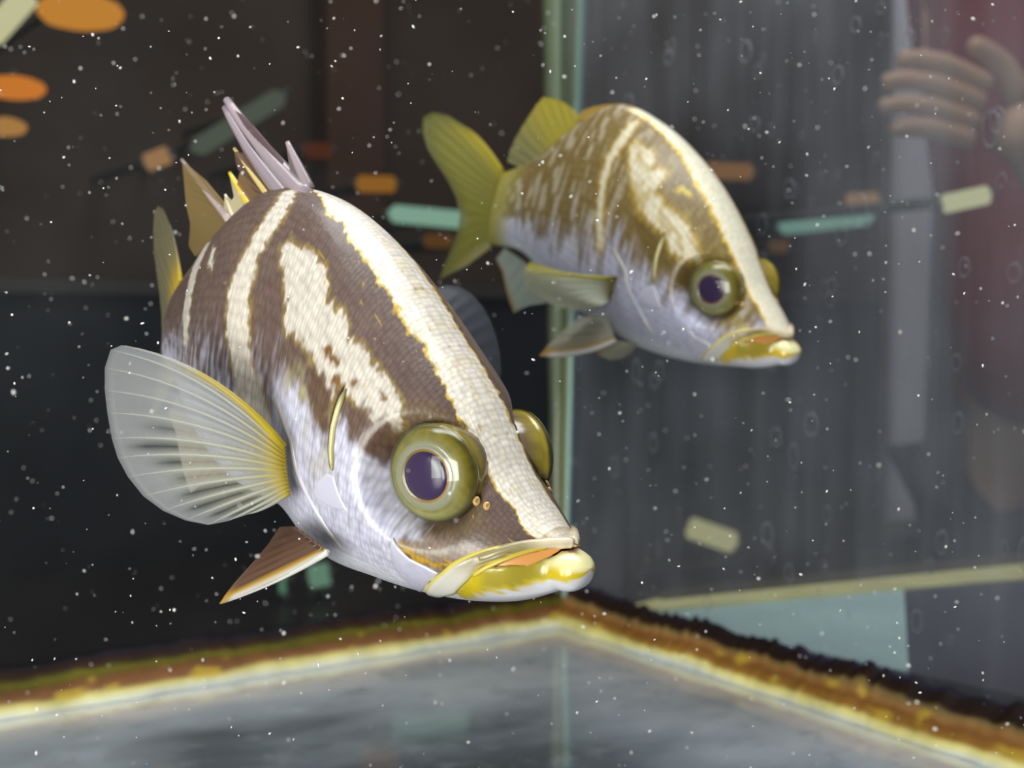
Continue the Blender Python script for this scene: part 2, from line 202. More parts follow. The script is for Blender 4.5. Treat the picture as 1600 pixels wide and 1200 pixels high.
FISH_DATA = {'near': {'stripe': [[0.5994,0.001],[0.5222,0.1051],[0.4936,0.0911],[0.4649,0.1091],[0.4363,0.1091],[0.4077,0.1131],[0.3805,0.1131],[0.3591,0.1011],[0.3333,0.1091],[0.3076,0.1191],[0.2947,0.0971],[0.2561,0.1131],[0.2217,0.1251],[0.196,0.1431],[0.1745,0.1431],[0.1531,0.1732],[0.1388,0.1752],[0.1187,0.1552],[0.0987,0.1552],[0.0787,0.1471],[0.0529,0.2012],[0.0401,0.2152]],'band1': [[0.6152,0.049],[0.5937,0.1391],[0.5951,0.2032],[0.6052,0.2613],[0.6166,0.3053],[0.6137,0.3614],[0.6137,0.4034],[0.6009,0.4515],[0.5866,0.4915],[0.568,0.5275],[0.5393,0.5616],[0.5021,0.5836],[0.4878,0.6096],[0.5451,0.6196],[0.5823,0.6136],[0.6052,0.5816],[0.628,0.5355],[0.6524,0.4755],[0.6667,0.4254],[0.6681,0.3834],[0.6609,0.3253],[0.6438,0.2593],[0.6309,0.1792],[0.6309,0.0731]],'band0': [[0.8598,0.2292],[0.8498,0.3353],[0.8412,0.4154],[0.8269,0.4835],[0.8011,0.5395],[0.7811,0.5335],[0.7926,0.4795],[0.7997,0.4214],[0.804,0.3594],[0.804,0.2793],[0.7997,0.1752],[0.8255,0.1191]],'fleck': [[0.7668,0.2372],[0.7654,0.2953],[0.7411,0.3353],[0.7411,0.2993]],'band2': [[0.5594,0.3033],[0.5737,0.2733],[0.5608,0.2372],[0.5436,0.2472],[0.5279,0.2432],[0.5136,0.2352],[0.4893,0.2292],[0.4735,0.2232],[0.4521,0.2432],[0.4363,0.2733],[0.4192,0.2673],[0.4006,0.2573],[0.3834,0.2713],[0.3662,0.2793],[0.3319,0.2593],[0.3233,0.2693],[0.299,0.2553],[0.2747,0.2573],[0.2604,0.2713],[0.2475,0.3013],[0.2461,0.3333],[0.2504,0.3594],[0.2647,0.3413],[0.2732,0.3654],[0.2918,0.3514],[0.309,0.3654],[0.3333,0.3694],[0.3433,0.3594],[0.3562,0.3674],[0.3562,0.4074],[0.3648,0.4094],[0.3834,0.3974],[0.4092,0.3974],[0.4263,0.3834],[0.4635,0.3814],[0.4993,0.4014],[0.5136,0.4014],[0.5222,0.3594],[0.5408,0.3413],[0.5436,0.3093]],'patches': [[[0.3233,0.3874],[0.3104,0.3654],[0.2718,0.3654],[0.2647,0.3413],[0.2504,0.3634],[0.2318,0.3914],[0.226,0.4454],[0.2318,0.4615],[0.2489,0.4314],[0.2647,0.4334],[0.2876,0.4214],[0.3076,0.4114]],[[0.4049,0.3994],[0.3805,0.4014],[0.3662,0.4134],[0.3605,0.4555],[0.3834,0.4575],[0.4077,0.4414]]],'pelb': [[0.3791,0.7918],[0.4378,0.8298],[0.4607,0.8218]],'spot': [[[0.4077,0.3493],[0.3991,0.3333],[0.3863,0.3353],[0.3705,0.3213],[0.3705,0.3393],[0.3891,0.3534]],[[0.372,0.3714],[0.3662,0.3594],[0.3548,0.3634],[0.3562,0.3854],[0.3662,0.3854]],[[0.3391,0.3413],[0.3333,0.3273],[0.3262,0.3333],[0.3319,0.3473]],[[0.2904,0.2953],[0.2833,0.2873],[0.2775,0.2973],[0.2847,0.3053]]],'cheek': [[0.5093,0.5135],[0.4793,0.4755],[0.4292,0.4535],[0.402,0.4675],[0.3677,0.4755],[0.3419,0.4795],[0.3391,0.4334],[0.3233,0.4094],[0.299,0.4334],[0.2833,0.4394],[0.2661,0.4434],[0.2446,0.4474],[0.2275,0.4675],[0.2103,0.5075],[0.1903,0.5295],[0.1717,0.5415],[0.1803,0.5816],[0.1989,0.5936],[0.2089,0.6376],[0.1817,0.6577],[0.1345,0.6396],[0.1817,0.8118],[0.2003,0.8759],[0.3262,0.8819],[0.4034,0.8679],[0.4764,0.8238],[0.6052,0.9279],[0.5036,0.6697],[0.4907,0.5736]],'mottle': [[0.4893,0.5015],[0.4635,0.4234],[0.4163,0.3914],[0.3748,0.4034],[0.3534,0.4354],[0.3877,0.4675],[0.4235,0.4735]],'undereye': [[0.1717,0.5455],[0.1302,0.4675],[0.103,0.4314],[0.0801,0.4334],[0.0901,0.4695],[0.1159,0.5576],[0.1516,0.6176],[0.1803,0.6256],[0.2017,0.6036]],'yline': [[0.2017,0.6036],[0.1702,0.6116],[0.133,0.5876],[0.1087,0.5315],[0.0901,0.4615],[0.1116,0.5716],[0.1431,0.6236],[0.176,0.6396]],'nostril': [[0.1187,0.2713],[0.1059,0.2513]],'maxilla': [[0.0916,0.4635],[0.1159,0.5516],[0.1373,0.6476],[0.1874,0.8338],[0.1617,0.8398],[0.123,0.7598],[0.0973,0.6436],[0.0801,0.5315],[0.0701,0.4935],[0.0544,0.4394],[0.0458,0.3874],[0.0558,0.3253],[0.0715,0.3854]],'ulip': [[0.0558,0.3253],[0.0401,0.2252],[0.0272,0.0931],[0.0157,0.001],[0.0057,0.001],[0.0,0.001],[0.0043,0.1592],[0.0215,0.2933],[0.0386,0.3754]],'preop': [[0.2074,0.5936],[0.2117,0.6296],[0.2103,0.7037],[0.2031,0.7598],[0.2046,0.8739],[0.1817,0.8118],[0.1373,0.6476],[0.1559,0.6376],[0.1803,0.6356],[0.1974,0.6156]],'groove': [[0.3405,0.3614],[0.3405,0.4074],[0.3391,0.4474],[0.3333,0.4855],[0.3233,0.5255]],'opflap': [[0.3705,0.6156],[0.3577,0.5776],[0.3362,0.5415],[0.3205,0.5335],[0.3062,0.5636],[0.2847,0.5936],[0.319,0.6156],[0.3491,0.6236]],'operc': [[0.5136,0.5315],[0.4707,0.5415],[0.4335,0.5576],[0.4163,0.5956],[0.392,0.6216],[0.3605,0.6557],[0.329,0.7057],[0.3047,0.7497]],'mouth': [[0.0701,0.5295],[0.0515,0.4454],[0.0386,0.3794],[0.0215,0.2933],[0.0043,0.1592],[0.0,0.001]],'lrim': [[0.1202,0.7417],[0.0944,0.6156],[0.073,0.5415],[0.0501,0.5035],[0.0358,0.4935],[0.0215,0.4094],[0.01,0.3093],[0.0057,0.2192],[0.0,0.001],[0.0,0.001]],'eye': [0.1788,0.3393],'fwd': [0.75843,0.25857,-0.59827],'left': [0.63508,-0.08684,0.76755],'up': [0.14652,-0.96208,-0.23007],'T': [0.01162,0.0278,0.24355],'bend': -0.2622431934489969,'b2': 1.0485194875348778,'ls': 1.0065775781378776,'sh': [[-0.0143,0.0076,0.0509,0.1496,0.2312,0.325,0.3855,0.3754,0.2919,0.2065,0.1331],[-0.0852,-0.1178,-0.142,-0.1634,-0.1766,-0.1873,-0.1435,-0.1307,-0.0807,-0.0332,-0.0192],[0.0315,0.0804,0.1123,0.1515,0.1698,0.1557,0.1129,0.0886,0.0654,0.0394,0.0267]],'eyec': [-0.1935,-0.097,0.0448],'pectoral_R': {'base': [[-0.4244,-0.1831,0.0263],[-0.4225,-0.1832,0.0213],[-0.4206,-0.1832,0.0162],[-0.4187,-0.1832,0.0112],[-0.4168,-0.1833,0.0061],[-0.415,-0.1833,0.0011],[-0.4131,-0.1834,-0.004],[-0.4112,-0.1834,-0.009],[-0.4093,-0.1834,-0.0141],[-0.4074,-0.1835,-0.0191],[-0.4055,-0.1835,-0.0242],[-0.4036,-0.1836,-0.0292],[-0.4017,-0.1836,-0.0343],[-0.3998,-0.1836,-0.0393]],'mid': [[-0.5244,-0.2553,0.1124],[-0.5289,-0.2616,0.103],[-0.5279,-0.2664,0.0844],[-0.5228,-0.2688,0.0633],[-0.5162,-0.2699,0.0424],[-0.5079,-0.2703,0.0195],[-0.5001,-0.2697,0.0013],[-0.4898,-0.267,-0.0165],[-0.4766,-0.2618,-0.0336],[-0.4617,-0.2542,-0.047],[-0.4463,-0.2451,-0.0565],[-0.4319,-0.2356,-0.0623],[-0.421,-0.2271,-0.0624],[-0.4099,-0.2178,-0.0601]],'tip': [[-0.6877,-0.2983,0.1261],[-0.6947,-0.3123,0.1181],[-0.6903,-0.323,0.0915],[-0.6774,-0.3287,0.0597],[-0.6617,-0.3319,0.0286],[-0.6425,-0.3337,-0.0066],[-0.6244,-0.3333,-0.032],[-0.6012,-0.3287,-0.0562],[-0.5722,-0.3192,-0.0792],[-0.5399,-0.3048,-0.0945],[-0.5069,-0.2874,-0.1018],[-0.476,-0.2694,-0.1016],[-0.4521,-0.2535,-0.0901],[-0.4281,-0.236,-0.0738]]},'pectoral_L': {'base': [[-0.6701,0.2045,0.036],[-0.6647,0.2069,0.0299],[-0.6593,0.2093,0.0237],[-0.6538,0.2117,0.0176],[-0.6484,0.2141,0.0115],[-0.643,0.2165,0.0054],[-0.6376,0.2188,-0.0008],[-0.6322,0.2212,-0.0069],[-0.6268,0.2236,-0.013],[-0.6213,0.226,-0.0192]],'mid': [[-0.6885,0.3157,0.1203],[-0.6778,0.3235,0.1187],[-0.6665,0.3311,0.1147],[-0.6535,0.3387,0.1061],[-0.6409,0.3448,0.0937],[-0.6299,0.3492,0.0798],[-0.619,0.3526,0.0628],[-0.6092,0.3547,0.0443],[-0.601,0.3553,0.0249],[-0.5955,0.3529,0.0025]],'tip': [[-0.7008,0.4291,0.1964],[-0.6846,0.4427,0.1996],[-0.6671,0.4558,0.1978],[-0.646,0.4689,0.1866],[-0.6258,0.4789,0.1676],[-0.6089,0.4855,0.1455],[-0.5922,0.49,0.1169],[-0.5777,0.4918,0.0854],[-0.5667,0.4904,0.0519],[-0.561,0.4829,0.0122]]},'pelvic_R': {'base': [[-0.2784,-0.2085,-0.0871],[-0.2889,-0.2093,-0.0847],[-0.2995,-0.2102,-0.0823],[-0.3101,-0.211,-0.0799],[-0.3207,-0.2119,-0.0775],[-0.3314,-0.2128,-0.0751],[-0.3438,-0.2149,-0.072]],'mid': [[-0.3844,-0.2066,-0.1728],[-0.388,-0.205,-0.1578],[-0.3888,-0.2021,-0.1462],[-0.3884,-0.1979,-0.1334],[-0.388,-0.1938,-0.1206],[-0.3878,-0.1895,-0.1068],[-0.3894,-0.186,-0.091]],'tip': [[-0.517,-0.1969,-0.2638],[-0.5044,-0.1977,-0.2434],[-0.4892,-0.1951,-0.2185],[-0.4715,-0.1898,-0.1914],[-0.4538,-0.1848,-0.1645],[-0.4368,-0.1797,-0.136],[-0.4217,-0.175,-0.1042]]},'spines': [[[-0.6152,-0.0253,0.4005],[-0.6646,-0.0302,0.4571]],[[-0.6365,-0.0279,0.3948],[-0.8486,-0.0154,0.5029]],[[-0.6667,-0.0304,0.3822],[-0.8507,-0.0149,0.4897]],[[-0.6986,-0.0314,0.3661],[-0.8054,-0.0236,0.4258]],[[-0.7425,-0.0304,0.3401],[-0.8124,-0.0225,0.3831]],[[-0.7862,-0.0263,0.3125],[-0.8205,-0.021,0.3442]],[[-0.8239,-0.0204,0.3146],[-1.0673,0.0665,0.3692]]],'memb': [[[-0.6143,-0.0251,0.3944],[-0.664,-0.0302,0.453],[-0.6489,-0.0291,0.4115],[-0.6359,-0.0278,0.3907]],[[-0.6356,-0.0278,0.3886],[-0.6734,-0.0307,0.4264],[-0.7498,-0.0299,0.4679],[-0.843,-0.0166,0.4992],[-0.8464,-0.0159,0.4923],[-0.7559,-0.0294,0.4393],[-0.7022,-0.0315,0.4092],[-0.6662,-0.0303,0.3791]],[[-0.6659,-0.0303,0.3771],[-0.7102,-0.0314,0.4079],[-0.7704,-0.0281,0.4459],[-0.8228,-0.0206,0.4691],[-0.7963,-0.025,0.4444],[-0.77,-0.0282,0.4222],[-0.8004,-0.0243,0.4221],[-0.7872,-0.0262,0.3958],[-0.7287,-0.031,0.3642],[-0.6978,-0.0314,0.3609]],[[-0.6978,-0.0314,0.3609],[-0.74,-0.0305,0.3784],[-0.7762,-0.0275,0.391],[-0.7817,-0.0269,0.3661],[-0.7418,-0.0304,0.3359]],[[-0.7341,-0.0308,0.3437],[-0.7778,-0.0273,0.3668],[-0.8073,-0.0233,0.3795],[-0.7861,-0.0263,0.3456],[-0.7969,-0.0249,0.336],[-0.8179,-0.0215,0.3424],[-0.815,-0.022,0.3162],[-0.7908,-0.0257,0.3039]],[[-0.7717,-0.028,0.3107],[-0.822,-0.0208,0.3283],[-0.9079,0.0006,0.3548],[-1.0486,0.0574,0.3669],[-1.0194,0.0437,0.3341],[-0.9917,0.0316,0.2969],[-0.9534,0.0163,0.2681],[-0.9527,0.016,0.2268],[-0.9105,0.0014,0.2153],[-0.8448,-0.0162,0.2633]]],'lobe': [[-1.0912,0.0786,0.1102],[-1.1173,0.0922,0.1745],[-1.12,0.0937,0.2374],[-1.0798,0.0728,0.272],[-1.0263,0.0469,0.2849],[-0.9738,0.0242,0.2822],[-0.9361,0.01,0.2596],[-0.9174,0.0036,0.2163],[-0.9566,0.0175,0.148],[-1.0141,0.0413,0.1161]]},'far': {'stripe': [[0.6209,0.0651],[0.5694,0.047],[0.525,0.0571],[0.4764,0.0671],[0.4106,0.0731],[0.3591,0.0971],[0.3019,0.1051],[0.2589,0.1111],[0.2003,0.1231],[0.1688,0.1211],[0.1373,0.1471],[0.1159,0.1411],[0.083,0.1391],[0.0544,0.1792],[0.0286,0.2793]],'band1': [[0.5708,0.1011],[0.5722,0.1912],[0.5808,0.2773],[0.5894,0.3373],[0.578,0.4094],[0.5551,0.4755],[0.5322,0.5596],[0.5551,0.5716],[0.5794,0.4875],[0.6009,0.4214],[0.6123,0.3493],[0.6066,0.2853],[0.5966,0.2052],[0.5851,0.1191]],'band2': [[0.5551,0.2312],[0.5479,0.2072],[0.5136,0.2052],[0.485,0.1832],[0.4649,0.2032],[0.4592,0.2412],[0.4349,0.2012],[0.412,0.1932],[0.422,0.2533],[0.422,0.2933],[0.3877,0.2933],[0.3405,0.2853],[0.2961,0.2653],[0.2761,0.2773],[0.2446,0.2933],[0.2318,0.3353],[0.2589,0.3574],[0.3047,0.3894],[0.3362,0.3754],[0.3791,0.3674],[0.4249,0.3754],[0.4592,0.3614],[0.4936,0.3353],[0.5279,0.2933]],'spot': [[[0.3805,0.2312],[0.3648,0.1872],[0.3391,0.1632],[0.3205,0.1712],[0.3333,0.1912],[0.3591,0.2132]],[[0.2804,0.1311],[0.2604,0.1391],[0.2504,0.1391],[0.2575,0.1572]]],'pecb': [[0.4678,0.6036],[0.4764,0.6496],[0.4878,0.7057]],'dark': [[0.4592,0.4174],[0.4077,0.3834],[0.3448,0.3834],[0.3004,0.3914],[0.2575,0.3674],[0.2318,0.3854],[0.2403,0.4775],[0.2618,0.4915],[0.3033,0.4595],[0.3462,0.4755],[0.3906,0.4595]],'shade': [[1.0,0.031],[0.7697,0.0591],[0.628,0.009],[0.5722,0.001],[0.4821,0.001],[0.3991,0.001],[0.3276,0.001],[0.2618,0.001],[0.2031,0.001],[0.1631,0.001],[0.113,0.001],[0.0615,0.001],[0.0143,0.001],[0.0987,0.5315],[0.1516,0.4935],[0.2074,0.4775],[0.2504,0.4875],[0.3605,0.5055],[0.4464,0.5235],[0.4893,0.4835],[0.5651,0.5676],[0.6996,0.5896],[0.8641,0.6216],[0.9757,0.5235]],'eye': [0.176,0.3574],'fwd': [0.69224,0.34146,-0.63578],'left': [0.69967,-0.10167,0.7072],'up': [0.17683,-0.93438,-0.30929],'T': [0.08311,-0.0158,0.39123],'bend': -0.14812187923016995,'b2': -0.06366551495216369,'ls': 0.9086474407194527,'sh': [[-0.011,0.0256,0.0683,0.1589,0.2472,0.3246,0.3772,0.3894,0.3102,0.2092,0.1459],[-0.0813,-0.1056,-0.1221,-0.1444,-0.1623,-0.1707,-0.1538,-0.1335,-0.0816,-0.0419,-0.0509],[0.0332,0.0792,0.1074,0.137,0.1498,0.1456,0.1202,0.0947,0.0661,0.0399,0.0221]],'eyec': [-0.1683,-0.09,0.0543],'caudal': {'base': [[-0.9109,-0.0836,0.1464],[-0.9126,-0.0841,0.1356],[-0.9136,-0.0844,0.1215],[-0.9147,-0.0847,0.1073],[-0.9158,-0.085,0.0931],[-0.9168,-0.0853,0.0788],[-0.9179,-0.0856,0.0646],[-0.919,-0.0859,0.0502],[-0.92,-0.0862,0.0359],[-0.9193,-0.086,0.022],[-0.9185,-0.0858,0.008],[-0.9177,-0.0856,-0.006],[-0.917,-0.0854,-0.02],[-0.9147,-0.0847,-0.0318],[-0.9124,-0.084,-0.0437],[-0.9082,-0.0828,-0.0551]],'mid': [[-0.9771,-0.1039,0.2062],[-0.9979,-0.1108,0.1978],[-1.0186,-0.118,0.1895],[-1.0334,-0.1233,0.179],[-1.0368,-0.1245,0.1459],[-1.0263,-0.1207,0.1179],[-1.0098,-0.1149,0.0939],[-0.9923,-0.109,0.0701],[-0.9759,-0.1035,0.0425],[-0.9658,-0.1003,0.0141],[-0.9646,-0.0999,-0.0132],[-0.9678,-0.1009,-0.0427],[-0.9746,-0.1031,-0.0788],[-0.977,-0.1039,-0.0921],[-0.9595,-0.0983,-0.0927],[-0.9385,-0.0918,-0.0904]],'tip': [[-1.037,-0.1246,0.2404],[-1.0908,-0.1454,0.2589],[-1.1331,-0.1634,0.2578],[-1.1561,-0.1741,0.2387],[-1.152,-0.1722,0.2013],[-1.1313,-0.1627,0.159],[-1.099,-0.1487,0.1246],[-1.0641,-0.1348,0.0909],[-1.031,-0.1224,0.0496],[-1.012,-0.1157,0.0064],[-1.0104,-0.1151,-0.0344],[-1.0176,-0.1176,-0.0797],[-1.0321,-0.1228,-0.1384],[-1.0393,-0.1255,-0.1847],[-1.0077,-0.1142,-0.1573],[-0.9703,-0.1017,-0.1284]]},'dorsal': {'base': [[-0.7201,-0.0383,0.3224],[-0.7341,-0.041,0.3062],[-0.7481,-0.0437,0.2898],[-0.7621,-0.0466,0.2733],[-0.7762,-0.0496,0.2568],[-0.7902,-0.0527,0.2401],[-0.8043,-0.0559,0.2233],[-0.8185,-0.0593,0.2065],[-0.8326,-0.0627,0.1895],[-0.8468,-0.0662,0.1724]],'mid': [[-0.732,-0.0406,0.337],[-0.7516,-0.0445,0.3343],[-0.7744,-0.0492,0.3284],[-0.7991,-0.0547,0.3188],[-0.8139,-0.0582,0.2981],[-0.8288,-0.0618,0.273],[-0.843,-0.0653,0.2487],[-0.8562,-0.0686,0.2237],[-0.8677,-0.0716,0.1997],[-0.8754,-0.0737,0.1757]],'tip': [[-0.7438,-0.0429,0.3515],[-0.7691,-0.0481,0.3624],[-0.8004,-0.055,0.3671],[-0.8357,-0.0635,0.3644],[-0.8513,-0.0674,0.3396],[-0.867,-0.0715,0.3062],[-0.8813,-0.0753,0.2744],[-0.8935,-0.0787,0.2412],[-0.9025,-0.0812,0.2102],[-0.904,-0.0816,0.179]]},'anal': {'base': [[-0.8645,-0.0708,-0.0483],[-0.835,-0.0633,-0.0578],[-0.8052,-0.0561,-0.0672],[-0.7754,-0.0495,-0.0764],[-0.7453,-0.0432,-0.0854],[-0.7152,-0.0374,-0.0942],[-0.6849,-0.032,-0.1028],[-0.6544,-0.0271,-0.1112]],'mid': [[-0.8756,-0.0738,-0.0666],[-0.8481,-0.0666,-0.0856],[-0.8242,-0.0606,-0.1101],[-0.7998,-0.0549,-0.1316],[-0.7751,-0.0494,-0.1485],[-0.7508,-0.0443,-0.1439],[-0.7233,-0.0389,-0.14],[-0.6877,-0.0325,-0.1354]],'tip': [[-0.8867,-0.0768,-0.0849],[-0.8613,-0.07,-0.1136],[-0.8433,-0.0654,-0.1534],[-0.8243,-0.0607,-0.1876],[-0.8051,-0.0561,-0.2126],[-0.7866,-0.0519,-0.1943],[-0.7618,-0.0466,-0.1777],[-0.7209,-0.0384,-0.1598]]},'pectoral_R': {'base': [[-0.4169,-0.1454,0.008],[-0.4182,-0.1441,-0.0005],[-0.4195,-0.1428,-0.0091],[-0.4208,-0.1415,-0.0176],[-0.4222,-0.1402,-0.0262],[-0.4235,-0.1389,-0.0348],[-0.4248,-0.1377,-0.0435],[-0.4261,-0.1364,-0.0521]],'mid': [[-0.463,-0.2625,0.009],[-0.4615,-0.2638,0.0032],[-0.4536,-0.2642,-0.0142],[-0.4401,-0.258,-0.0278],[-0.4258,-0.2494,-0.0374],[-0.4117,-0.2392,-0.0431],[-0.3985,-0.2289,-0.0467],[-0.3859,-0.2176,-0.0466]],'tip': [[-0.5836,-0.2752,0.0041],[-0.5859,-0.2886,-0.0219],[-0.571,-0.2874,-0.0498],[-0.5448,-0.2727,-0.0701],[-0.5169,-0.2529,-0.082],[-0.4895,-0.2301,-0.0861],[-0.4637,-0.2068,-0.0859],[-0.4395,-0.1816,-0.0781]]},'pelvic_R': {'base': [[-0.3697,-0.1549,-0.1356],[-0.3777,-0.1567,-0.1234],[-0.3857,-0.1586,-0.1112],[-0.3937,-0.1604,-0.099],[-0.4016,-0.1622,-0.0867]],'mid': [[-0.4286,-0.208,-0.1858],[-0.4346,-0.1991,-0.1531],[-0.434,-0.1902,-0.1339],[-0.4328,-0.1799,-0.1129],[-0.4306,-0.17,-0.0948]],'tip': [[-0.5379,-0.2264,-0.2271],[-0.5322,-0.2094,-0.1997],[-0.5228,-0.1891,-0.1729],[-0.5122,-0.1663,-0.1425],[-0.4994,-0.1442,-0.1181]]},'pelvic_L': {'base': [[-0.4038,-0.1159,-0.1504],[-0.3934,-0.1061,-0.1493],[-0.3831,-0.0963,-0.1483],[-0.3727,-0.0866,-0.1473],[-0.3624,-0.0768,-0.1462]],'mid': [[-0.421,-0.1277,-0.1669],[-0.4087,-0.1192,-0.1727],[-0.3943,-0.107,-0.1746],[-0.3795,-0.0921,-0.1709],[-0.3683,-0.0783,-0.1623]],'tip': [[-0.4429,-0.1338,-0.1857],[-0.4287,-0.1265,-0.1983],[-0.41,-0.1119,-0.2032],[-0.3908,-0.0918,-0.1967],[-0.3786,-0.0738,-0.1806]]},'flap': [[-0.7258,-0.0394,0.331],[-0.7173,-0.0378,0.3524],[-0.6921,-0.0332,0.3676],[-0.6571,-0.0275,0.3816],[-0.6123,-0.021,0.3943],[-0.5707,-0.016,0.3968],[-0.5801,-0.0171,0.3805],[-0.6246,-0.0227,0.3661],[-0.6681,-0.0292,0.347],[-0.7025,-0.0351,0.3296]]}}
# ------------------------------------------------------------ fish
FL = 0.13
KN = np.array([0, .05, .11, .2, .3, .42, .55, .68, .8, .9, 1.0])

def pchip(x, y, q):
    x = np.asarray(x, float); y = np.asarray(y, float); q = np.asarray(q, float)
    h = np.diff(x); d = np.diff(y)/h
    m = np.zeros_like(y); m[0] = d[0]; m[-1] = d[-1]
    for i in range(1, len(x)-1): m[i] = (d[i-1]*h[i]+d[i]*h[i-1])/(h[i]+h[i-1])
    i = np.clip(np.searchsorted(x, q)-1, 0, len(x)-2); t = (q-x[i])/h[i]
    return (2*t**3-3*t**2+1)*y[i]+(t**3-2*t**2+t)*h[i]*m[i]+(-2*t**3+3*t**2)*y[i+1]+(t**3-t**2)*h[i]*m[i+1]

def attr_mat(name, rough=0.4, spec=0.5, alpha=False, scales=0.0, translucent=0.0, coat=0.0, ray=0.0):
    m, nt, out = nmat(name); b = NB(nt)
    at_ = b.n('ShaderNodeAttribute', attribute_name='Col')
    p = b.n('ShaderNodeBsdfPrincipled'); p.inputs['Roughness'].default_value = rough
    p.inputs['Specular IOR Level'].default_value = spec; p.inputs['Coat Weight'].default_value = coat
    p.inputs['Coat Roughness'].default_value = 0.15
    b.l(at_.outputs['Color'], p.inputs['Base Color'])
    if scales > 0:
        uv = b.n('ShaderNodeUVMap', uv_map='UVMap')
        mp = b.n('ShaderNodeMapping'); mp.inputs['Scale'].default_value = (150, 36, 1)
        b.l(uv.outputs[0], mp.inputs['Vector'])
        vo = b.n('ShaderNodeTexVoronoi'); vo.inputs['Scale'].default_value = 1.0; vo.inputs['Randomness'].default_value = 0.4
        b.l(mp.outputs[0], vo.inputs['Vector'])
        nz = b.n('ShaderNodeTexNoise'); nz.inputs['Scale'].default_value = 2.5; nz.inputs['Detail'].default_value = 4
        b.l(mp.outputs[0], nz.inputs['Vector'])
        ad = b.n('ShaderNodeMath', operation='ADD'); b.l(vo.outputs['Distance'], ad.inputs[0]); b.l(nz.outputs['Fac'], ad.inputs[1])
        bp = b.n('ShaderNodeBump'); bp.inputs['Strength'].default_value = scales; bp.inputs['Distance'].default_value = 0.0006
        b.l(ad.outputs[0], bp.inputs['Height']); b.l(bp.outputs[0], p.inputs['Normal'])
        # each scale a shade of its own
        mr = b.n('ShaderNodeMapRange'); mr.inputs['From Min'].default_value = 0; mr.inputs['From Max'].default_value = 0.75
        mr.inputs['To Min'].default_value = 1.20; mr.inputs['To Max'].default_value = 0.74
        b.l(vo.outputs['Distance'], mr.inputs['Value'])
        vm = b.n('ShaderNodeVectorMath', operation='SCALE'); b.l(at_.outputs['Color'], vm.inputs[0]); b.l(mr.outputs[0], vm.inputs['Scale'])
        b.l(vm.outputs[0], p.inputs['Base Color'])
    sh = p.outputs[0]
    if translucent > 0:
        tr = b.n('ShaderNodeBsdfTranslucent'); b.l(at_.outputs['Color'], tr.inputs['Color'])
        mx = b.n('ShaderNodeMixShader'); mx.inputs[0].default_value = translucent
        b.l(sh, mx.inputs[1]); b.l(tr.outputs[0], mx.inputs[2]); sh = mx.outputs[0]
    if alpha:
        tp = b.n('ShaderNodeBsdfTransparent'); mx = b.n('ShaderNodeMixShader')
        b.l(at_.outputs['Alpha'], mx.inputs[0]); b.l(tp.outputs[0], mx.inputs[1]); b.l(sh, mx.inputs[2]); sh = mx.outputs[0]
    b.l(sh, out.inputs[0]); return m

M_BODY = attr_mat('fish_skin', 0.38, 0.5, scales=0.11, coat=0.25)
M_SKIN = attr_mat('fish_smooth_skin', 0.28, 0.5, coat=0.4)
M_FIN = attr_mat('fish_fin', 0.4, 0.4, alpha=True, translucent=0.35)
M_RAY = attr_mat('fish_fin_ray', 0.4, 0.4, alpha=True, translucent=0.3)
M_EYE = attr_mat('fish_eye', 0.22, 0.5, coat=0.6)
M_PUPIL = simple('fish_pupil', (58, 38, 86), 0.2, 0.5)

def clear_mat(name, tint=(1, 1, 1), rough=0.03, ior=1.35, body=0.0, bodycol=(1, 1, 1)):
    m, nt, out = nmat(name); b = NB(nt)
    tp = b.n('ShaderNodeBsdfTransparent'); tp.inputs[0].default_value = tuple(tint)+(1,)
    gl = b.n('ShaderNodeBsdfGlossy'); gl.inputs['Roughness'].default_value = rough
    fr = b.n('ShaderNodeFresnel'); fr.inputs['IOR'].default_value = ior
    mx = b.n('ShaderNodeMixShader'); b.l(fr.outputs[0], mx.inputs[0]); b.l(tp.outputs[0], mx.inputs[1]); b.l(gl.outputs[0], mx.inputs[2])
    sh = mx.outputs[0]
    if body > 0:
        df = b.n('ShaderNodeBsdfDiffuse'); df.inputs[0].default_value = tuple(bodycol)+(1,)
        lw = b.n('ShaderNodeLayerWeight'); lw.inputs['Blend'].default_value = 0.35
        ml = b.n('ShaderNodeMath', operation='MULTIPLY'); ml.inputs[1].default_value = body; b.l(lw.outputs['Facing'], ml.inputs[0])
        m2 = b.n('ShaderNodeMixShader'); b.l(ml.outputs[0], m2.inputs[0]); b.l(sh, m2.inputs[1]); b.l(df.outputs[0], m2.inputs[2]); sh = m2.outputs[0]
    b.l(sh, out.inputs[0]); return m
M_CORNEA = clear_mat('fish_cornea', (0.97, 0.99, 0.95), 0.03, 1.33, 0.30, lin(160, 166, 140))

EYE_R = dict(near=.0715, far=.064); EYE_K = .46

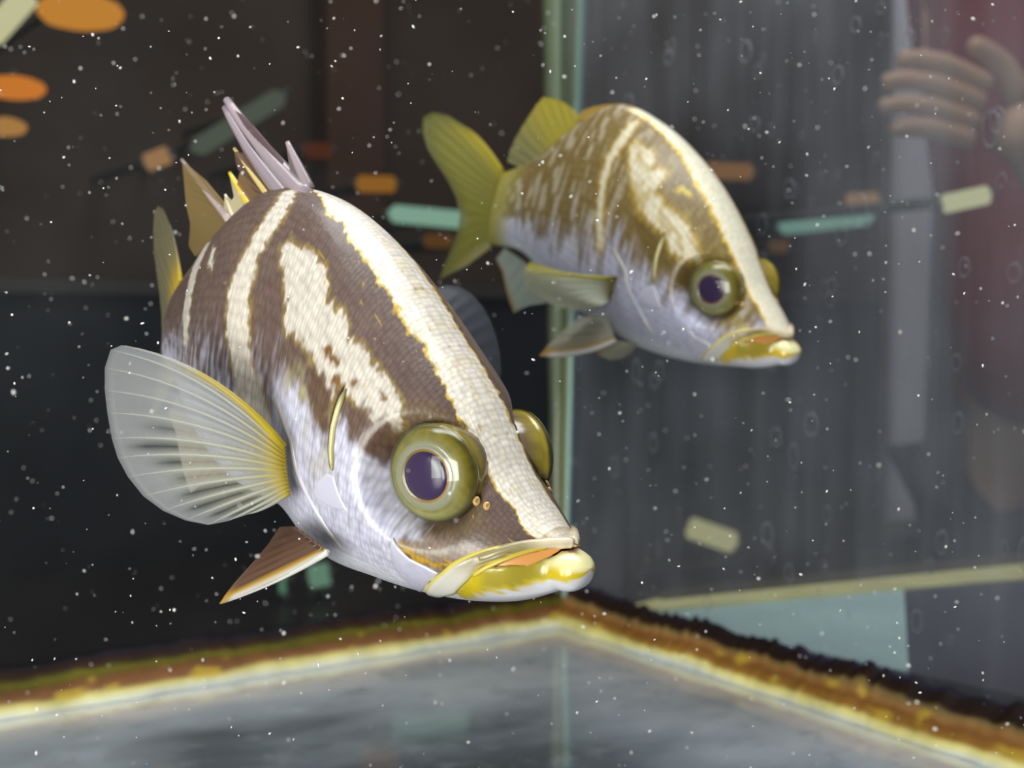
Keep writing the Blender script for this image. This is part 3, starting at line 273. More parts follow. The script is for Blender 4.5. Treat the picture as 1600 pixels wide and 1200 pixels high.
class Fish:
    def __init__(s, key, name, label):
        s.D = FISH_DATA[key]; s.key = key; D = s.D
        F_, L_, U_ = [np.array(D[k]) for k in ('fwd', 'left', 'up')]
        T = np.array(D['T'])
        wd = lambda v: v[0]*RIGHT+v[1]*DOWN+v[2]*FORE
        s.eyeR = EYE_R[key]
        s.sh = np.array(D['sh']); s.ls = D['ls']
        s.root = empty(name)
        R = np.stack([wd(F_), wd(L_), wd(U_)], 1); O = c2w(T)
        # the empty sits under the belly; everything else is local to it
        s.off = np.array([-0.45*s.ls*FL, 0, s.sh[1][5]*FL])
        O = O+R @ s.off
        s.root.matrix_world = Matrix([[*R[0], O[0]], [*R[1], O[1]], [*R[2], O[2]], [0, 0, 0, 1]])
        tag(s.root, label, 'fish', 'striped fish in the aquarium')

    def loc(s, p):                       # fish lengths -> local metres
        return np.asarray(p, float)*FL-s.off
    def bend(s, q):
        return s.D['bend']*np.maximum(q-.3, 0)**2+s.D['b2']*np.maximum(q-.6, 0)**2
    def sect(s, S, TH):
        t = pchip(KN, s.sh[0], S); b = pchip(KN, s.sh[1], S); w = pchip(KN, s.sh[2], S)
        c, sn = np.cos(TH), np.sin(TH)
        return (t+b)/2+(t-b)/2*c, w*np.sign(sn)*np.abs(sn)**0.9*(1-.12*c)
    def pos(s, S, PH, side=-1):
        """body surface at length fraction S and girth fraction PH (0 back, 1 belly), fish lengths"""
        S = np.asarray(S, float); PH = np.asarray(PH, float)
        z, y = s.sect(S, PH*np.pi*side)
        return np.stack([-S*s.ls, y+s.bend(S), z], -1)
    def eye_frame(s, side):
        x, y, z = s.D['eyec']; c = np.array([x, -y*side, z]) if side > 0 else np.array([x, y, z])
        ax = np.array([.22 if s.key == 'near' else .24, side*1.0, .03]); return c, ax/np.linalg.norm(ax)
    def nrm(s, S, PH, side=-1):
        e = 2e-3; S = np.asarray(S, float); PH = np.clip(np.asarray(PH, float), .01, .99)
        a = s.pos(S+e, PH, side)-s.pos(S-e, PH, side); b = s.pos(S, PH+e, side)-s.pos(S, PH-e, side)
        n = np.cross(a, b); n /= np.linalg.norm(n, axis=-1)[..., None]+1e-12
        return n*(1 if side < 0 else -1)*s._sg
    _sg = 1.0

    # ---------------- body
    def zm(s, S):
        mp = np.array(FISH_DATA['near']['mouth'] if s.key == 'near' else FISH_DATA['near']['mouth'])
        xs = [a[0] for a in mp][::-1]; zs = [float(s.sect(np.array([a[0]]), np.array([a[1]*np.pi]))[0][0]) for a in mp][::-1]
        xs += [.095, .122, .14]; zs += [float(s.sect(np.array([.095]), np.array([.62*np.pi]))[0][0]), float(s.sect(np.array([.122]), np.array([.75*np.pi]))[0][0]), s.sh[1][3]-.02]
        return np.interp(S, xs, zs)
    def zl(s, S):
        mp = np.array(FISH_DATA['near']['lrim'])[:-1]
        xs = [a[0] for a in mp][::-1]; zs = [float(s.sect(np.array([a[0]]), np.array([a[1]*np.pi]))[0][0]) for a in mp][::-1]
        return np.interp(S, [-.04, -.03, -.018]+xs[1:]+[.15], [-.040, -.030, -.024]+zs[1:]+[zs[-1]-.02])-.002

    def build_body(s, ns, nt, paint):
        S = np.r_[-.012*np.cos(np.linspace(0, np.pi/2, 8))[:-1], np.linspace(0, .25, int(ns*.4)), np.linspace(.25, 1, int(ns*.6)+1)[1:]]
        TH = np.linspace(0, 2*np.pi, nt, endpoint=False)
        SG, TG = np.meshgrid(S, TH, indexing='ij')
        Sc = np.maximum(SG, 0); z, y = s.sect(Sc, TG)
        k = np.sqrt(np.clip(1-(np.minimum(SG, 0)/.0121)**2, 0, 1))
        y = y*k; zc = s.sh[0][0]-.006; z = np.where(SG < 0, zc+(z-zc)*k, z)
        zmm = s.zm(Sc); flat = (z < zmm) & (Sc < .14); z = np.where(flat, zmm, z)
        PH = np.where(TG > np.pi, 2*np.pi-TG, TG)/np.pi
        mid_, hf_ = (pchip(KN, s.sh[0], Sc)+pchip(KN, s.sh[1], Sc))/2, (pchip(KN, s.sh[0], Sc)-pchip(KN, s.sh[1], Sc))/2
        cm = np.clip((zmm-mid_)/hf_, -1, 1); ym = pchip(KN, s.sh[2], Sc)*(1-cm*cm)**.45*(1-.12*cm)*k+.003
        y = np.where(flat, np.sign(y)*np.minimum(np.abs(y), ym), y)
        P = np.stack([-SG*s.ls, y+s.bend(SG), z], -1)
        for side in (-1, 1):             # eye sockets
            c, ax = s.eye_frame(side); d = P-c; h = d @ ax; r = np.linalg.norm(d-h[..., None]*ax, axis=-1); R = s.eyeR
            lim = np.where(r < R, EYE_K*np.sqrt(np.clip(R*R-r*r, 0, None))-.012, -.004+(r-R)*2.6)
            near_ = (r < R*2.0) & (d[..., 1]*side > -.05)
            t_ = .026; push = t_*np.logaddexp(0, (h-lim)/t_)-t_*np.exp(-np.clip((lim-h)/t_, 0, 50))*0
            P = P-ax*np.where(near_, push*(1-sstep(R*1.15, R*1.95, r)), 0)[..., None]
        P = P.reshape(-1, 3)
        col = paint(Sc, PH, TG > np.pi)
        col[flat] = lin(176, 108, 52)
        n = len(S); F = grid_faces(n, nt, True)
        F.append(tuple(range(nt-1, -1, -1))); F.append(tuple(range((n-1)*nt, n*nt)))
        C = np.concatenate([col.reshape(-1, 3), np.ones((len(P), 1))], 1)
        UV = np.stack([Sc, PH], -1).reshape(-1, 2)
        return mesh('body', s.loc(P), F, M_BODY, s.root, cols=C, uv=UV)

    def build_jaw(s, pal):
        ss = np.r_[-.037, -.0365, -.035, -.032, -.027, -.02, -.01, np.linspace(0, .15, 22)]
        TH = np.linspace(0, 2*np.pi, 72, endpoint=False)
        SG, TG = np.meshgrid(ss, TH, indexing='ij')
        Sc = np.maximum(SG, 0); z, y = s.sect(Sc, TG)
        tipk = np.clip(SG/-.037, 0, 1)
        k = np.sqrt(np.clip(1-tipk**2.4, 0.0004, 1))
        w0_, b0_ = s.sh[2][0]*1.12, s.sh[1][0]
        z_t = s.zl(SG)+.006*sstep(.01, .03, SG)*(1-sstep(.08, .11, SG)); zb = np.where(SG < 0, -.042+(b0_+.042)*k, pchip(KN, s.sh[1], Sc))
        # front: rounded section of its own
        zf = (z_t+zb)/2+(z_t-zb)/2*np.cos(TG); yf = w0_*k*np.sign(np.sin(TG))*np.abs(np.sin(TG))**.75
        z = np.where(SG < 0, zf, z)
        y = np.where(SG < 0, yf, y*1.0)
        m = sstep(0, .05, Sc); zf0 = (z_t+zb)/2+(z_t-zb)/2*np.cos(TG)
        y = np.where((SG >= 0), yf*(1-m)*1.0+y*m, y); z = np.where(SG >= 0, zf0*(1-m)+z*m, z)
        mid_, hf_ = (pchip(KN, s.sh[0], Sc)+pchip(KN, s.sh[1], Sc))/2, (pchip(KN, s.sh[0], Sc)-pchip(KN, s.sh[1], Sc))/2
        cl = np.clip((z_t-mid_)/hf_, -1, 1); yl = pchip(KN, s.sh[2], Sc)*(1-cl*cl)**.45*(1-.12*cl)+.004
        y = np.where((SG > .03) & (z > z_t), np.sign(y)*np.minimum(np.abs(y), yl), y)
        top = z > z_t-.001
        hollow = np.clip(1-np.abs(y)/(.8*np.maximum(np.abs(y).max(1, keepdims=True), 1e-4)), 0, 1)*np.clip((SG+.01)/.03, 0, 1)
        z = np.where(z > z_t, z_t-.004*hollow, z)
        sc = np.where(Sc > .1, 1-(Sc-.1)*.6, 1); y = y*sc
        P = np.stack([-SG*s.ls, y+s.bend(SG), z], -1)
        h = (z-zb)/(z_t-zb+1e-6)
        nz = vnoise(SG*160, TG*9, 3)
        white = np.array(lin(222, 222, 232)); yel = np.array(lin(*pal['yellow'])); oli = np.array(lin(*pal['olive'])); pale = np.array(lin(244, 236, 178)); ora = np.array(lin(190, 112, 50))
        f = sstep(.28, .46, h+.1*nz)[..., None]; col = white*(1-f)+yel*f
        g = (sstep(.42, .6, h+.14*nz)*sstep(.0, .02, SG)*(1-sstep(.07, .09, SG)))[..., None]; col = col*(1-g*.75)+oli*g*.75
        kb = (sstep(.55, .8, h)*(1-sstep(.012, .024, SG)))[..., None]; col = col*(1-kb)+pale*kb
        kb = (hollow > .12)[..., None]*top[..., None]; col = np.where(kb, ora, col)
        n = len(ss); F = grid_faces(n, 72, True); F.append(tuple(range(71, -1, -1))); F.append(tuple(range((n-1)*72, n*72)))
        C = np.concatenate([col.reshape(-1, 3), np.ones((n*72, 1))], 1)
        return mesh('lower_jaw', s.loc(P.reshape(-1, 3)), F, M_SKIN, s.root, cols=C)

    # ---------------- raised plates lying on the skin
    def patch(s, name, poly, thick, colf, side=-1, parent=None, res=.006, mat=None, lift=0.0):
        poly = np.asarray(poly, float); q = poly*np.array([1, .45])
        lo, hi = q.min(0), q.max(0)
        nu = max(8, int((hi[0]-lo[0])/res)); nv = max(8, int((hi[1]-lo[1])/res))
        bd = resample(np.vstack([q, q[:1]]), max(40, int(4*(nu+nv))))[:-1]
        # inset rings towards the medial point: star-shaped fill
        c = q.mean(0); rings = 7; V = []; C = []
        for r in range(rings):
            f = 1-(r/rings)**1.3 if r else 1
            for b_ in bd: V.append(c+(b_-c)*f)
        V.append(c); V = np.array(V)
        d = -sdist(V[:, 0], V[:, 1], q); d[:len(bd)] = 0
        prof = np.sqrt(np.clip(1-(1-np.clip(d/(thick*1.2), 0, 1))**2, 0, 1))*thick-.0015+lift
        S, PH = V[:, 0], V[:, 1]/.45
        P = s.pos(S, PH, side)+s.nrm(S, PH, side)*prof[:, None]
        nb = len(bd); F = grid_faces(rings, nb, True)
        for j in range(nb): F.append(((rings-1)*nb+j, (rings-1)*nb+(j+1) % nb, rings*nb))
        C = np.concatenate([colf(S, PH, d), np.ones((len(V), 1))], 1)
        return mesh(name, s.loc(P), F, mat or M_SKIN, parent or s.root, cols=C)

    def ridge(s, name, line, r, colf, side=-1, n=40, flat=.7, lift=.3, parent=None, ends=0.15):
        q = resample(np.asarray(line, float)*np.array([1, .45]), n)
        S, PH = q[:, 0], q[:, 1]/.45
        P = s.pos(S, PH, side)+s.nrm(S, PH, side)*r*lift
        t = np.linspace(0, 1, n); rad = r*np.clip(np.minimum(t, 1-t)/ends, .15, 1)**.5
        V, F = tube_geo(P, rad, 8)
        C = np.repeat(np.array([colf(a) for a in t]), 8, 0); C = np.concatenate([C, np.ones((len(C), 1))], 1)
        return mesh(name, s.loc(V), F, M_SKIN, parent or s.root, cols=C)

    # ---------------- fins
    def fin(s, name, d, colf, nsub=4, nv=18, thick=.004, rays=True, rayr=.0035, raycol=None, parent=None, ripple=.003):
        B, Mi, T = [np.array(d[k], float) for k in ('base', 'mid', 'tip')]
        C1 = 2*Mi-(B+T)/2; n = len(B); nu = (n-1)*nsub+1
        u = np.linspace(0, n-1, nu); it = lambda A: np.stack([np.interp(u, np.arange(n), A[:, k]) for k in range(3)], 1)
        b, c, t = it(B), it(C1), it(T); v = np.linspace(0, 1, nv)[None, :, None]
        G = b[:, None]*(1-v)**2+2*c[:, None]*v*(1-v)+t[:, None]*v**2
        nrm = np.cross(np.gradient(G, axis=0), np.gradient(G, axis=1)); nrm /= np.linalg.norm(nrm, axis=-1)[..., None]+1e-12
        fr = (u-np.floor(u)); rp = (np.cos(2*np.pi*fr)*.5)[:, None]*np.ones(nv)[None]
        G = G+nrm*(ripple*rp*np.sin(np.pi*v[..., 0]))[..., None]
        th = thick*(1-.75*v[..., 0])*np.ones((nu, 1))
        A = (G+nrm*th[..., None]/2).reshape(-1, 3); Bk = (G-nrm*th[..., None]/2).reshape(-1, 3)
        N = nu*nv; F = grid_faces(nu, nv); F += [tuple(N+i for i in f[::-1]) for f in grid_faces(nu, nv)]
        ed = [i*nv for i in range(nu)]+[(nu-1)*nv+j for j in range(1, nv)]+[i*nv+nv-1 for i in range(nu-2, -1, -1)]+[j for j in range(nv-2, 0, -1)]
        for i in range(len(ed)):
            a, e = ed[i], ed[(i+1) % len(ed)]; F.append((a, N+a, N+e, e))
        UU, VV = np.meshgrid(u/(n-1), v[0, :, 0], indexing='ij')
        col = colf(UU, VV, fr[:, None]*np.ones((1, nv))).reshape(-1, 4); col = np.concatenate([col, col])
        o = mesh(name, s.loc(np.concatenate([A, Bk])), F, M_FIN, parent or s.root, cols=col)
        if rays:
            for i in range(n):
                tt = np.linspace(0, .985, 12)[:, None]
                p = B[i]*(1-tt)**2+2*C1[i]*tt*(1-tt)+T[i]*tt**2
                r = rayr*(1-.8*tt[:, 0])*(1.5 if i == 0 else 1)
                V, Fr = tube_geo(p, r, 6)
                rc = raycol or colf
                cc = np.repeat(np.array([rc(np.array([[i/(n-1)]]), np.array([[q]]), np.array([[0.0]]))[0, 0] for q in tt[:, 0]]), 6, 0)
                mesh('fin_ray', s.loc(V), Fr, M_RAY, o, cols=cc)
        return o

    def sheet(s, name, poly, colf, thick=.005, parent=None):
        """flat membrane bounded by a polygon in the median plane"""
        P = resample(np.vstack([poly, poly[:1]]), 49)[:-1]; c = P.mean(0); n = len(P)
        nr = np.zeros(3)
        for i in range(n): nr += np.cross(P[i]-c, P[(i+1) % n]-c)
        nr /= np.linalg.norm(nr)
        from mathutils.geometry import tessellate_polygon
        tri = tessellate_polygon([[Vector(p) for p in P]])
        V = np.concatenate([P+nr*thick/2, P-nr*thick/2]); F = [tuple(t) for t in tri]+[tuple(n+i for i in t[::-1]) for t in tri]
        F += [(i, n+i, n+(i+1) % n, (i+1) % n) for i in range(n)]
        col = np.array([colf(p) for p in P]); col = np.concatenate([col, col])
        return mesh(name, s.loc(V), F, M_FIN, parent or s.root, cols=col, smooth=False)

    # ---------------- eye
    def eye(s, R, h, pup, side, cols):
        c, ax = s.eye_frame(side)
        up = np.array([0, 0, 1.0]); up -= ax*(up @ ax); up /= np.linalg.norm(up); fw = np.cross(up, ax)
        def lathe(name, prof, mat, parent, colf, seg=64):
            V = []; C = []
            for r, z in prof:
                for k in range(seg):
                    a = 2*np.pi*k/seg
                    V.append(c+ax*z+r*(np.cos(a)*fw+np.sin(a)*up)); C.append(tuple(colf(r, z, a))+(1,))
            F = grid_faces(len(prof), seg, True); F.append(tuple(range((len(prof)-1)*seg, len(prof)*seg)))
            return mesh(name, s.loc(np.array(V)), F, mat, parent, cols=C)
        K_ = EYE_K; sp = lambda deg, k=1.0: (R*k*math.sin(math.radians(deg)), K_*R*(k*math.cos(math.radians(deg))))
        prof = [(R*.90, -.07), (R*.97, -.035), (R*1.0, -.012)]+[sp(d) for d in (102, 96, 90, 84, 78, 72, 66, 60, 54, 48, 44, 41)]+[(R*.60, R*K_*.735), (R*.52, R*K_*.73)]
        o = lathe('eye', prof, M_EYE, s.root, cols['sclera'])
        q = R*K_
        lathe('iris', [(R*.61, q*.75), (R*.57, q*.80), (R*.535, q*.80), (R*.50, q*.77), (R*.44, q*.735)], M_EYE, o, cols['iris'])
        lathe('pupil', [(pup*1.04, q*.75), (pup, q*.80), (pup*.85, q*.86), (pup*.6, q*.90), (pup*.3, q*.92), (pup*.02, q*.925)], M_PUPIL, o, lambda *a: (0, 0, 0))
        lathe('cornea', [sp(d, 1.04) for d in (84, 76, 68, 60, 52, 44, 36, 28, 20, 12, 6, .5)], M_CORNEA, o, lambda *a: (1, 1, 1))
        return o

def rgb(*c): return np.array(lin(*c))
def blend(col, m, c):
    m = np.clip(m, 0, 1)[..., None]; return col*(1-m)+np.asarray(c)*m

def stripe_half(D):
    st = np.array(D['stripe']); o = np.argsort(st[:, 0]); return st[o, 0], st[o, 1]

def common_warp(S, PH, amp=1.0):
    U = S+amp*(.0045*vnoise(S*60+3, PH*70, 1)+.003*vnoise(S*150, PH*130, 2))
    V = PH*.45+amp*(.0045*vnoise(S*150, PH*22+9, 4)+.003*vnoise(S*200, PH*90, 5))
    return U, V

def scale_poly(p): return [(a, b*.45) for a, b in p]

def paint_near(S, PH, right):
    D = FISH_DATA['near']; U, V = common_warp(S, PH)
    dark = rgb(104, 86, 80); white = rgb(238, 228, 216); lav = rgb(206, 204, 226); yel = rgb(222, 186, 60)
    col = np.ones(S.shape+(3,))*dark
    n1 = vnoise(S*25, PH*14, 11); n2 = vnoise(S*190, PH*26, 12); n3 = vnoise(S*300, PH*160, 13)
    col *= (1+.10*n1+.10*n3)[..., None]
    col = blend(col, .5*sstep(.2, .8, n1)*sstep(.25, .45, PH), rgb(112, 88, 60))
    # flank fades to pale with streaks
    col = blend(col, sstep(.46, .72, PH+.10*n2)*sstep(.42, .5, S)*.9, lav)
    col = blend(col, sstep(.86, .95, PH)*sstep(.2, .3, S), rgb(225, 225, 232))
    ch = sdist(U, V, scale_poly(D['cheek']))
    col = blend(col, 1-sstep(-.012, .012, ch+.008*n2), lav)
    col = blend(col, (1-sstep(-.05, .0, ch))*.35*sstep(-.2, .6, n2), rgb(165, 165, 200))
    chm = (1-sstep(-.02, .0, ch))
    col = blend(col, chm*.45*sstep(.1, .6, vnoise(S*170, PH*34, 71))*sstep(.80, .55, PH), rgb(150, 146, 150))
    col = blend(col, chm*.5*sstep(.0, .6, vnoise(S*40, PH*16, 72))*sstep(.62, .5, PH), rgb(158, 154, 112))
    low = sstep(.70, .78, PH)*(1-sstep(.3, .45, S)); col = blend(col, low, rgb(222, 222, 236))
    mo = sdist(U, V, scale_poly(D['mottle'])); col = blend(col, (1-sstep(-.015, .01, mo))*sstep(-.5, .5, n2+.6*n1)*.75, rgb(176, 168, 120))
    for k, fr in (('band1', 1), ('band2', 1), ('band0', .4), ('fleck', .3)):
        d = sdist(U, V, scale_poly(D[k]))
        soft = .0035 if k == 'band2' else .0045
        col = blend(col, (1-sstep(-.001, .006, d-.003))*.3*fr, yel*.7)
        m = 1-sstep(-soft, soft*.5, d+.002*n2)
        if k == 'band1': m = m*(1-.55*sstep(.46, .56, PH)*sstep(-.3, .4, n2))
        col = blend(col, m, white*.76*(1+.10*n3+.08*vnoise(S*90, PH*50, 14))[..., None])
    for p in D['patches']:
        d = sdist(U, V, scale_poly(p))-.006; col = blend(col, (1-sstep(-.006, .006, d+.006*n2))*.9, rgb(98, 74, 62)*(1+.15*n3)[..., None])
    for p in D['spot']:
        d = sdist(U, V, scale_poly(p)); col = blend(col, (1-sstep(-.003, .004, d)), rgb(120, 84, 40))
    ue = sdist(U, V, scale_poly(D['undereye'])); col = blend(col, (1-sstep(-.012, .004, ue))*.8, rgb(150, 132, 118)*(1+.25*n1[..., None]))
    yl = sdist(U, V, scale_poly(D['yline'])); col = blend(col, (1-sstep(-.004, .004, yl)), rgb(190, 150, 50))
    # yellowish halo round the eye
    e = D['eye']; de = np.hypot(S-e[0], (PH-e[1])*.45); col = blend(col, (1-sstep(.068, .09, de))*.3, rgb(132, 112, 60))
    # the white stripe over the crown
    xs, hw = stripe_half(D); hw = np.interp(S, xs, hw); Pw = V/.45
    sr = np.array([(0, .24), (.04, .2), (.08, .14), (.12, .105), (.16, .085), (.22, .072), (.3, .066), (.4, .07), (.48, .085), (.565, .10), (.64, .10)]); o_ = np.arange(len(sr)); hw = np.where(right, hw, np.interp(S, sr[o_, 0], sr[o_, 1]))
    d = (hw-Pw)*.45; end = sstep(.625, .585, S); end2 = sstep(.028, .034, S)
    d = d-.003*np.abs(vnoise(S*170, PH*40, 21))
    col = blend(col, sstep(-.0065, -.002, d)*end*end2, yel)
    stc = np.ones(S.shape+(3,))*rgb(240, 232, 220)*(1+.06*n3+.08*vnoise(S*160, PH*40, 15))[..., None]; stc = blend(stc, .5*sstep(.25, .7, vnoise(S*60, PH*70, 23)), rgb(226, 212, 170))
    m = (sstep(-.0015, .001, d)*end*end2)[..., None]; col = col*(1-m)+stc*m
    m = sstep(.034, .026, S)*sstep(.35, .25, PH); col = blend(col, m*.8, rgb(236, 222, 200))
    # yellow flecks
    fl = sstep(.82, .9, vnoise(S*70+5, PH*60+2, 31)); col = blend(col, fl*.6*(PH < .35)*(S < .5), rgb(190, 160, 60))
    return col

def paint_far(S, PH, right):
    D = FISH_DATA['far']; U, V = common_warp(S, PH, 1.2)
    tan = rgb(128, 108, 66); lav = rgb(200, 200, 226); yel = rgb(236, 196, 60); white = rgb(240, 232, 206)
    n1 = vnoise(S*26, PH*16, 41); n2 = vnoise(S*110, PH*16, 42); n3 = vnoise(S*60, PH*40, 43)
    col = np.ones(S.shape+(3,))*lav*(1+.06*n2[..., None])
    sh = sdist(U, V, scale_poly(D['shade']))
    m = 1-sstep(-.035, .045, sh+.03*n2)
    col = blend(col, m, tan)
    col = blend(col, m*sstep(.0, .7, n2)*.35, rgb(176, 158, 104)); col = blend(col, m*sstep(.1, .8, n3)*.4, rgb(112, 90, 44))
    col = blend(col, sstep(.48, .56, S)*sstep(.05, .6, n2)*.35, rgb(212, 206, 196))
    dk = sdist(U, V, scale_poly(D['dark'])); col = blend(col, 1-sstep(-.012, .012, dk), rgb(112, 92, 48))
    for k in ('band1', 'band2'):
        d = sdist(U, V, scale_poly(D[k])); col = blend(col, (1-sstep(0, .014, d))*.55, yel*.7)
        col = blend(col, (1-sstep(-.005, .004, d))*(.9-.5*sstep(.0, .6, n3)*(k == 'band2')), white*.86)
    for p in D['spot']:
        d = sdist(U, V, scale_poly(p)); col = blend(col, (1-sstep(-.006, .004, d)), rgb(214, 190, 90))
    e = D['eye']; de = np.hypot(S-e[0], (PH-e[1])*.45); col = blend(col, (1-sstep(.07, .09, de))*.4, rgb(140, 120, 50))
    low = sstep(.74, .82, PH); col = blend(col, low, rgb(224, 226, 238))
    col = blend(col, sstep(.12, .06, S)*sstep(.3, .4, PH)*sstep(.75, .6, PH)*.6, rgb(206, 180, 80))
    col = blend(col, sstep(.90, .985, S), rgb(158, 148, 74))
    xs, hw = stripe_half(D); hw = np.interp(S, xs, hw); d = (hw-V/.45)*.45; end = sstep(.64, .60, S)
    col = blend(col, sstep(-.012, -.003, d)*end, yel); col = blend(col, sstep(-.002, .004, d)*end, rgb(244, 238, 214))
    return col

def eye_cols(kind):
    olive, gold, pale = (rgb(142, 128, 52), rgb(206, 180, 60), rgb(206, 204, 196)) if kind == 'near' else (rgb(140, 124, 40), rgb(206, 180, 60), rgb(206, 204, 190))
    def scl(r, z, a):
        R = EYE_R[kind]; al = math.degrees(math.atan2(r, z/EYE_K))
        n = vnoise(np.array([a*5+20]), np.array([al*.09]), 51)[0]; n2 = vnoise(np.array([a*13+40]), np.array([al*.06]), 52)[0]
        c = olive*(1+.25*n+.18*n2)
        if al > 84: c = c*.85+gold*.12
        if z < -.02: c = (rgb(116, 98, 76) if kind == 'near' else rgb(136, 116, 66))*(1+.1*n2)
        if 70 < al < 80: c = c*.7
        if al < 58: c = c*.68+rgb(146, 144, 116)*.32
        if al < 46: c = rgb(150, 148, 126)
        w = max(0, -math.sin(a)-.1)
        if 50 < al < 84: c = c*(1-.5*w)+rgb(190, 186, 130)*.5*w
        return np.clip(c, 0, 1)
    def iri(r, z, a):
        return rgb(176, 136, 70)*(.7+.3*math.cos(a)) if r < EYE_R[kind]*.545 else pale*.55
    return dict(sclera=scl, iris=iri)

def lerp_col(pts):
    def f(t):
        ks = [p[0] for p in pts]; cs = np.array([rgb(*p[1]) for p in pts])
        return tuple(np.interp(t, ks, cs[:, k]) for k in range(3))
    return f

def build_fish(key, name, label):
    f = Fish(key, name, label); N = FISH_DATA['near']; D = f.D; near = key == 'near'
    # outward normal sign
    p = f.pos(np.array([.4]), np.array([.5]), -1)[0]; f._sg = 1.0
    if f.nrm(np.array([.4]), np.array([.5]), -1)[0][1] > 0: f._sg = -1.0
    f.build_body(460 if near else 340, 400 if near else 300, paint_near if near else paint_far)
    pal = dict(yellow=(214, 190, 30) if near else (220, 188, 40), olive=(158, 146, 62))
    f.build_jaw(pal)
    R = f.eyeR
    for side in (-1, 1):
        f.eye(R, .043 if near else .038, R*.485, side, eye_cols(key))
        # upper lip half
        mouth = np.array(N['mouth']); lipline = [(a+.004, b-.028-.05*min(1, a/.05)) for a, b in mouth[::-1]]
        lipline[0] = (.001, .001)
        f.ridge('upper_lip', lipline+[(.088, .50)], .0088, lerp_col([(0, (236, 222, 200)), (.45, (226, 210, 176)), (.62, (158, 146, 108)), (1, (150, 138, 96))]), side, 40, lift=-.1, ends=.03)
        f.ridge('lip_edge', [(a+.002, b-.012) for a, b in mouth[::-1]]+[(.09, .60)], .0036, lerp_col([(0, (206, 180, 50)), (1, (222, 200, 90))]), side, 40, lift=.2, ends=.03)
        gum = [tuple(a) for a in mouth[1:-1][::-1]]+[(.085, .56)]; low_ = [(a, b+.03) for a, b in np.array(N['lrim'])[1:8]]
        f.patch('mouth_lining', gum+low_, .001, lambda S, PH, d: np.ones((len(S), 3))*rgb(226, 160, 92), side, lift=-.006)
        mx = lambda S, PH, d: np.stack([np.interp(PH, [.35, .5, .6, .85], [rgb(150, 134, 92)[k], rgb(158, 142, 104)[k], rgb(212, 208, 196)[k], rgb(226, 226, 224)[k]]) for k in range(3)], 1)
        def mxc(S, PH, d):
            c = mx(S, PH, d); e = (d < .004)[:, None]; return np.where(e, rgb(222, 206, 90), c)
        f.patch('upper_jaw', N['maxilla'], .008, mxc, side)
        def prc(S, PH, d):
            c = np.ones((len(S), 3))*rgb(196, 194, 216)*(1+.10*vnoise(S*120, PH*60, 61))[:, None]; return np.where((d < .003)[:, None], rgb(212, 210, 220), c)
        f.patch('cheek_plate', N['preop'], .0035, prc, side)
        f.patch('gill_flap', N['opflap'], .0028, lambda S, PH, d: np.where((d < .0025)[:, None], rgb(212, 210, 222), np.ones((len(S), 3))*rgb(202, 200, 222)), side)
        f.ridge('gill_slit', N['groove'], .0045, lerp_col([(0, (120, 110, 70)), (.3, (222, 212, 150)), (1, (170, 160, 100))]), side, 30, lift=.5)
        f.ridge('gill_slit', [(a+.006, b) for a, b in N['groove']], .003, lerp_col([(0, (60, 50, 36)), (1, (80, 70, 40))]), side, 30, lift=.2)
        f.ridge('gill_cover_edge', N['operc'], .0055, lerp_col([(0, (160, 150, 126)), (.35, (196, 192, 190)), (.7, (204, 204, 222)), (1, (222, 220, 196))]), side, 40, lift=-.45)
        for nn in N['nostril']:
            a, b = nn; f.patch('nostril', [(a+.007*math.cos(t)*.7, b+.016*math.sin(t)*1.3) for t in np.linspace(0, 2*math.pi, 14)[:-1]], .004,
                               lambda S, PH, d: np.where((d > .0035)[:, None], rgb(150, 112, 70), np.ones((len(S), 3))*rgb(206, 170, 110)), side)
    A4 = lambda c, a: np.concatenate([c, a[..., None]], -1)
    # pectoral fins
    if near:
        def pc(u, v, fr):
            c = np.ones(u.shape+(3,))*rgb(168, 170, 174)
            yb = np.exp(-(v/.10)**2)+.8*np.exp(-(u/.05)**2)*(1-sstep(.5, .8, v)); c = blend(c, yb*.9, rgb(206, 182, 40))
            c = blend(c, .35*sstep(.2, .5, u)*(1-sstep(.5, .9, v)), rgb(206, 204, 150))
            gap = np.abs(fr-.5)*2
            win = sstep(.22, .42, v+.12*vnoise(u*14, v*0, 77))*(1-sstep(.66, .9, v+.1*vnoise(u*14, v*0+3, 78)))*sstep(.22, .42, u)
            a = .66-.22*sstep(.25, 1, v)-.58*win*sstep(.75, .2, gap)
            a = np.where(v < .16, .95, a)
            return A4(c, np.clip(a, .06, 1))
        def prr(u, v, fr):
            c = np.ones(u.shape+(3,))*rgb(206, 206, 200); c = blend(c, np.exp(-(v/.2)**2)+(u < .02)*(v < .6)*.8, rgb(212, 188, 44))
            return A4(c, .85-.55*v)
        f.fin('pectoral_fin', D['pectoral_R'], pc, raycol=prr, rayr=.0042)
        f.fin('pectoral_fin', D['pectoral_L'], lambda u, v, fr: A4(np.ones(u.shape+(3,))*rgb(150, 156, 166), .26-.08*np.cos(2*np.pi*fr)*0+0*u), raycol=lambda u, v, fr: A4(np.ones(u.shape+(3,))*rgb(150, 156, 166), .2+0*u), rayr=.003)
    else:
        def pc(u, v, fr):
            c = np.ones(u.shape+(3,))*rgb(204, 206, 186); c = blend(c, np.exp(-(u/.14)**2)*.9, rgb(222, 210, 70)); c = blend(c, np.exp(-(v/.12)**2), rgb(150, 134, 20))
            return A4(c, np.clip(.88-.25*v, 0, 1))
        f.fin('pectoral_fin', D['pectoral_R'], pc, rayr=.003)
        dl = dict((k, [(a[0]-.0, -a[1]+2*float(f.bend(np.array(-a[0]/f.ls))), a[2]) for a in D['pectoral_R'][k]]) for k in ('base', 'mid', 'tip'))
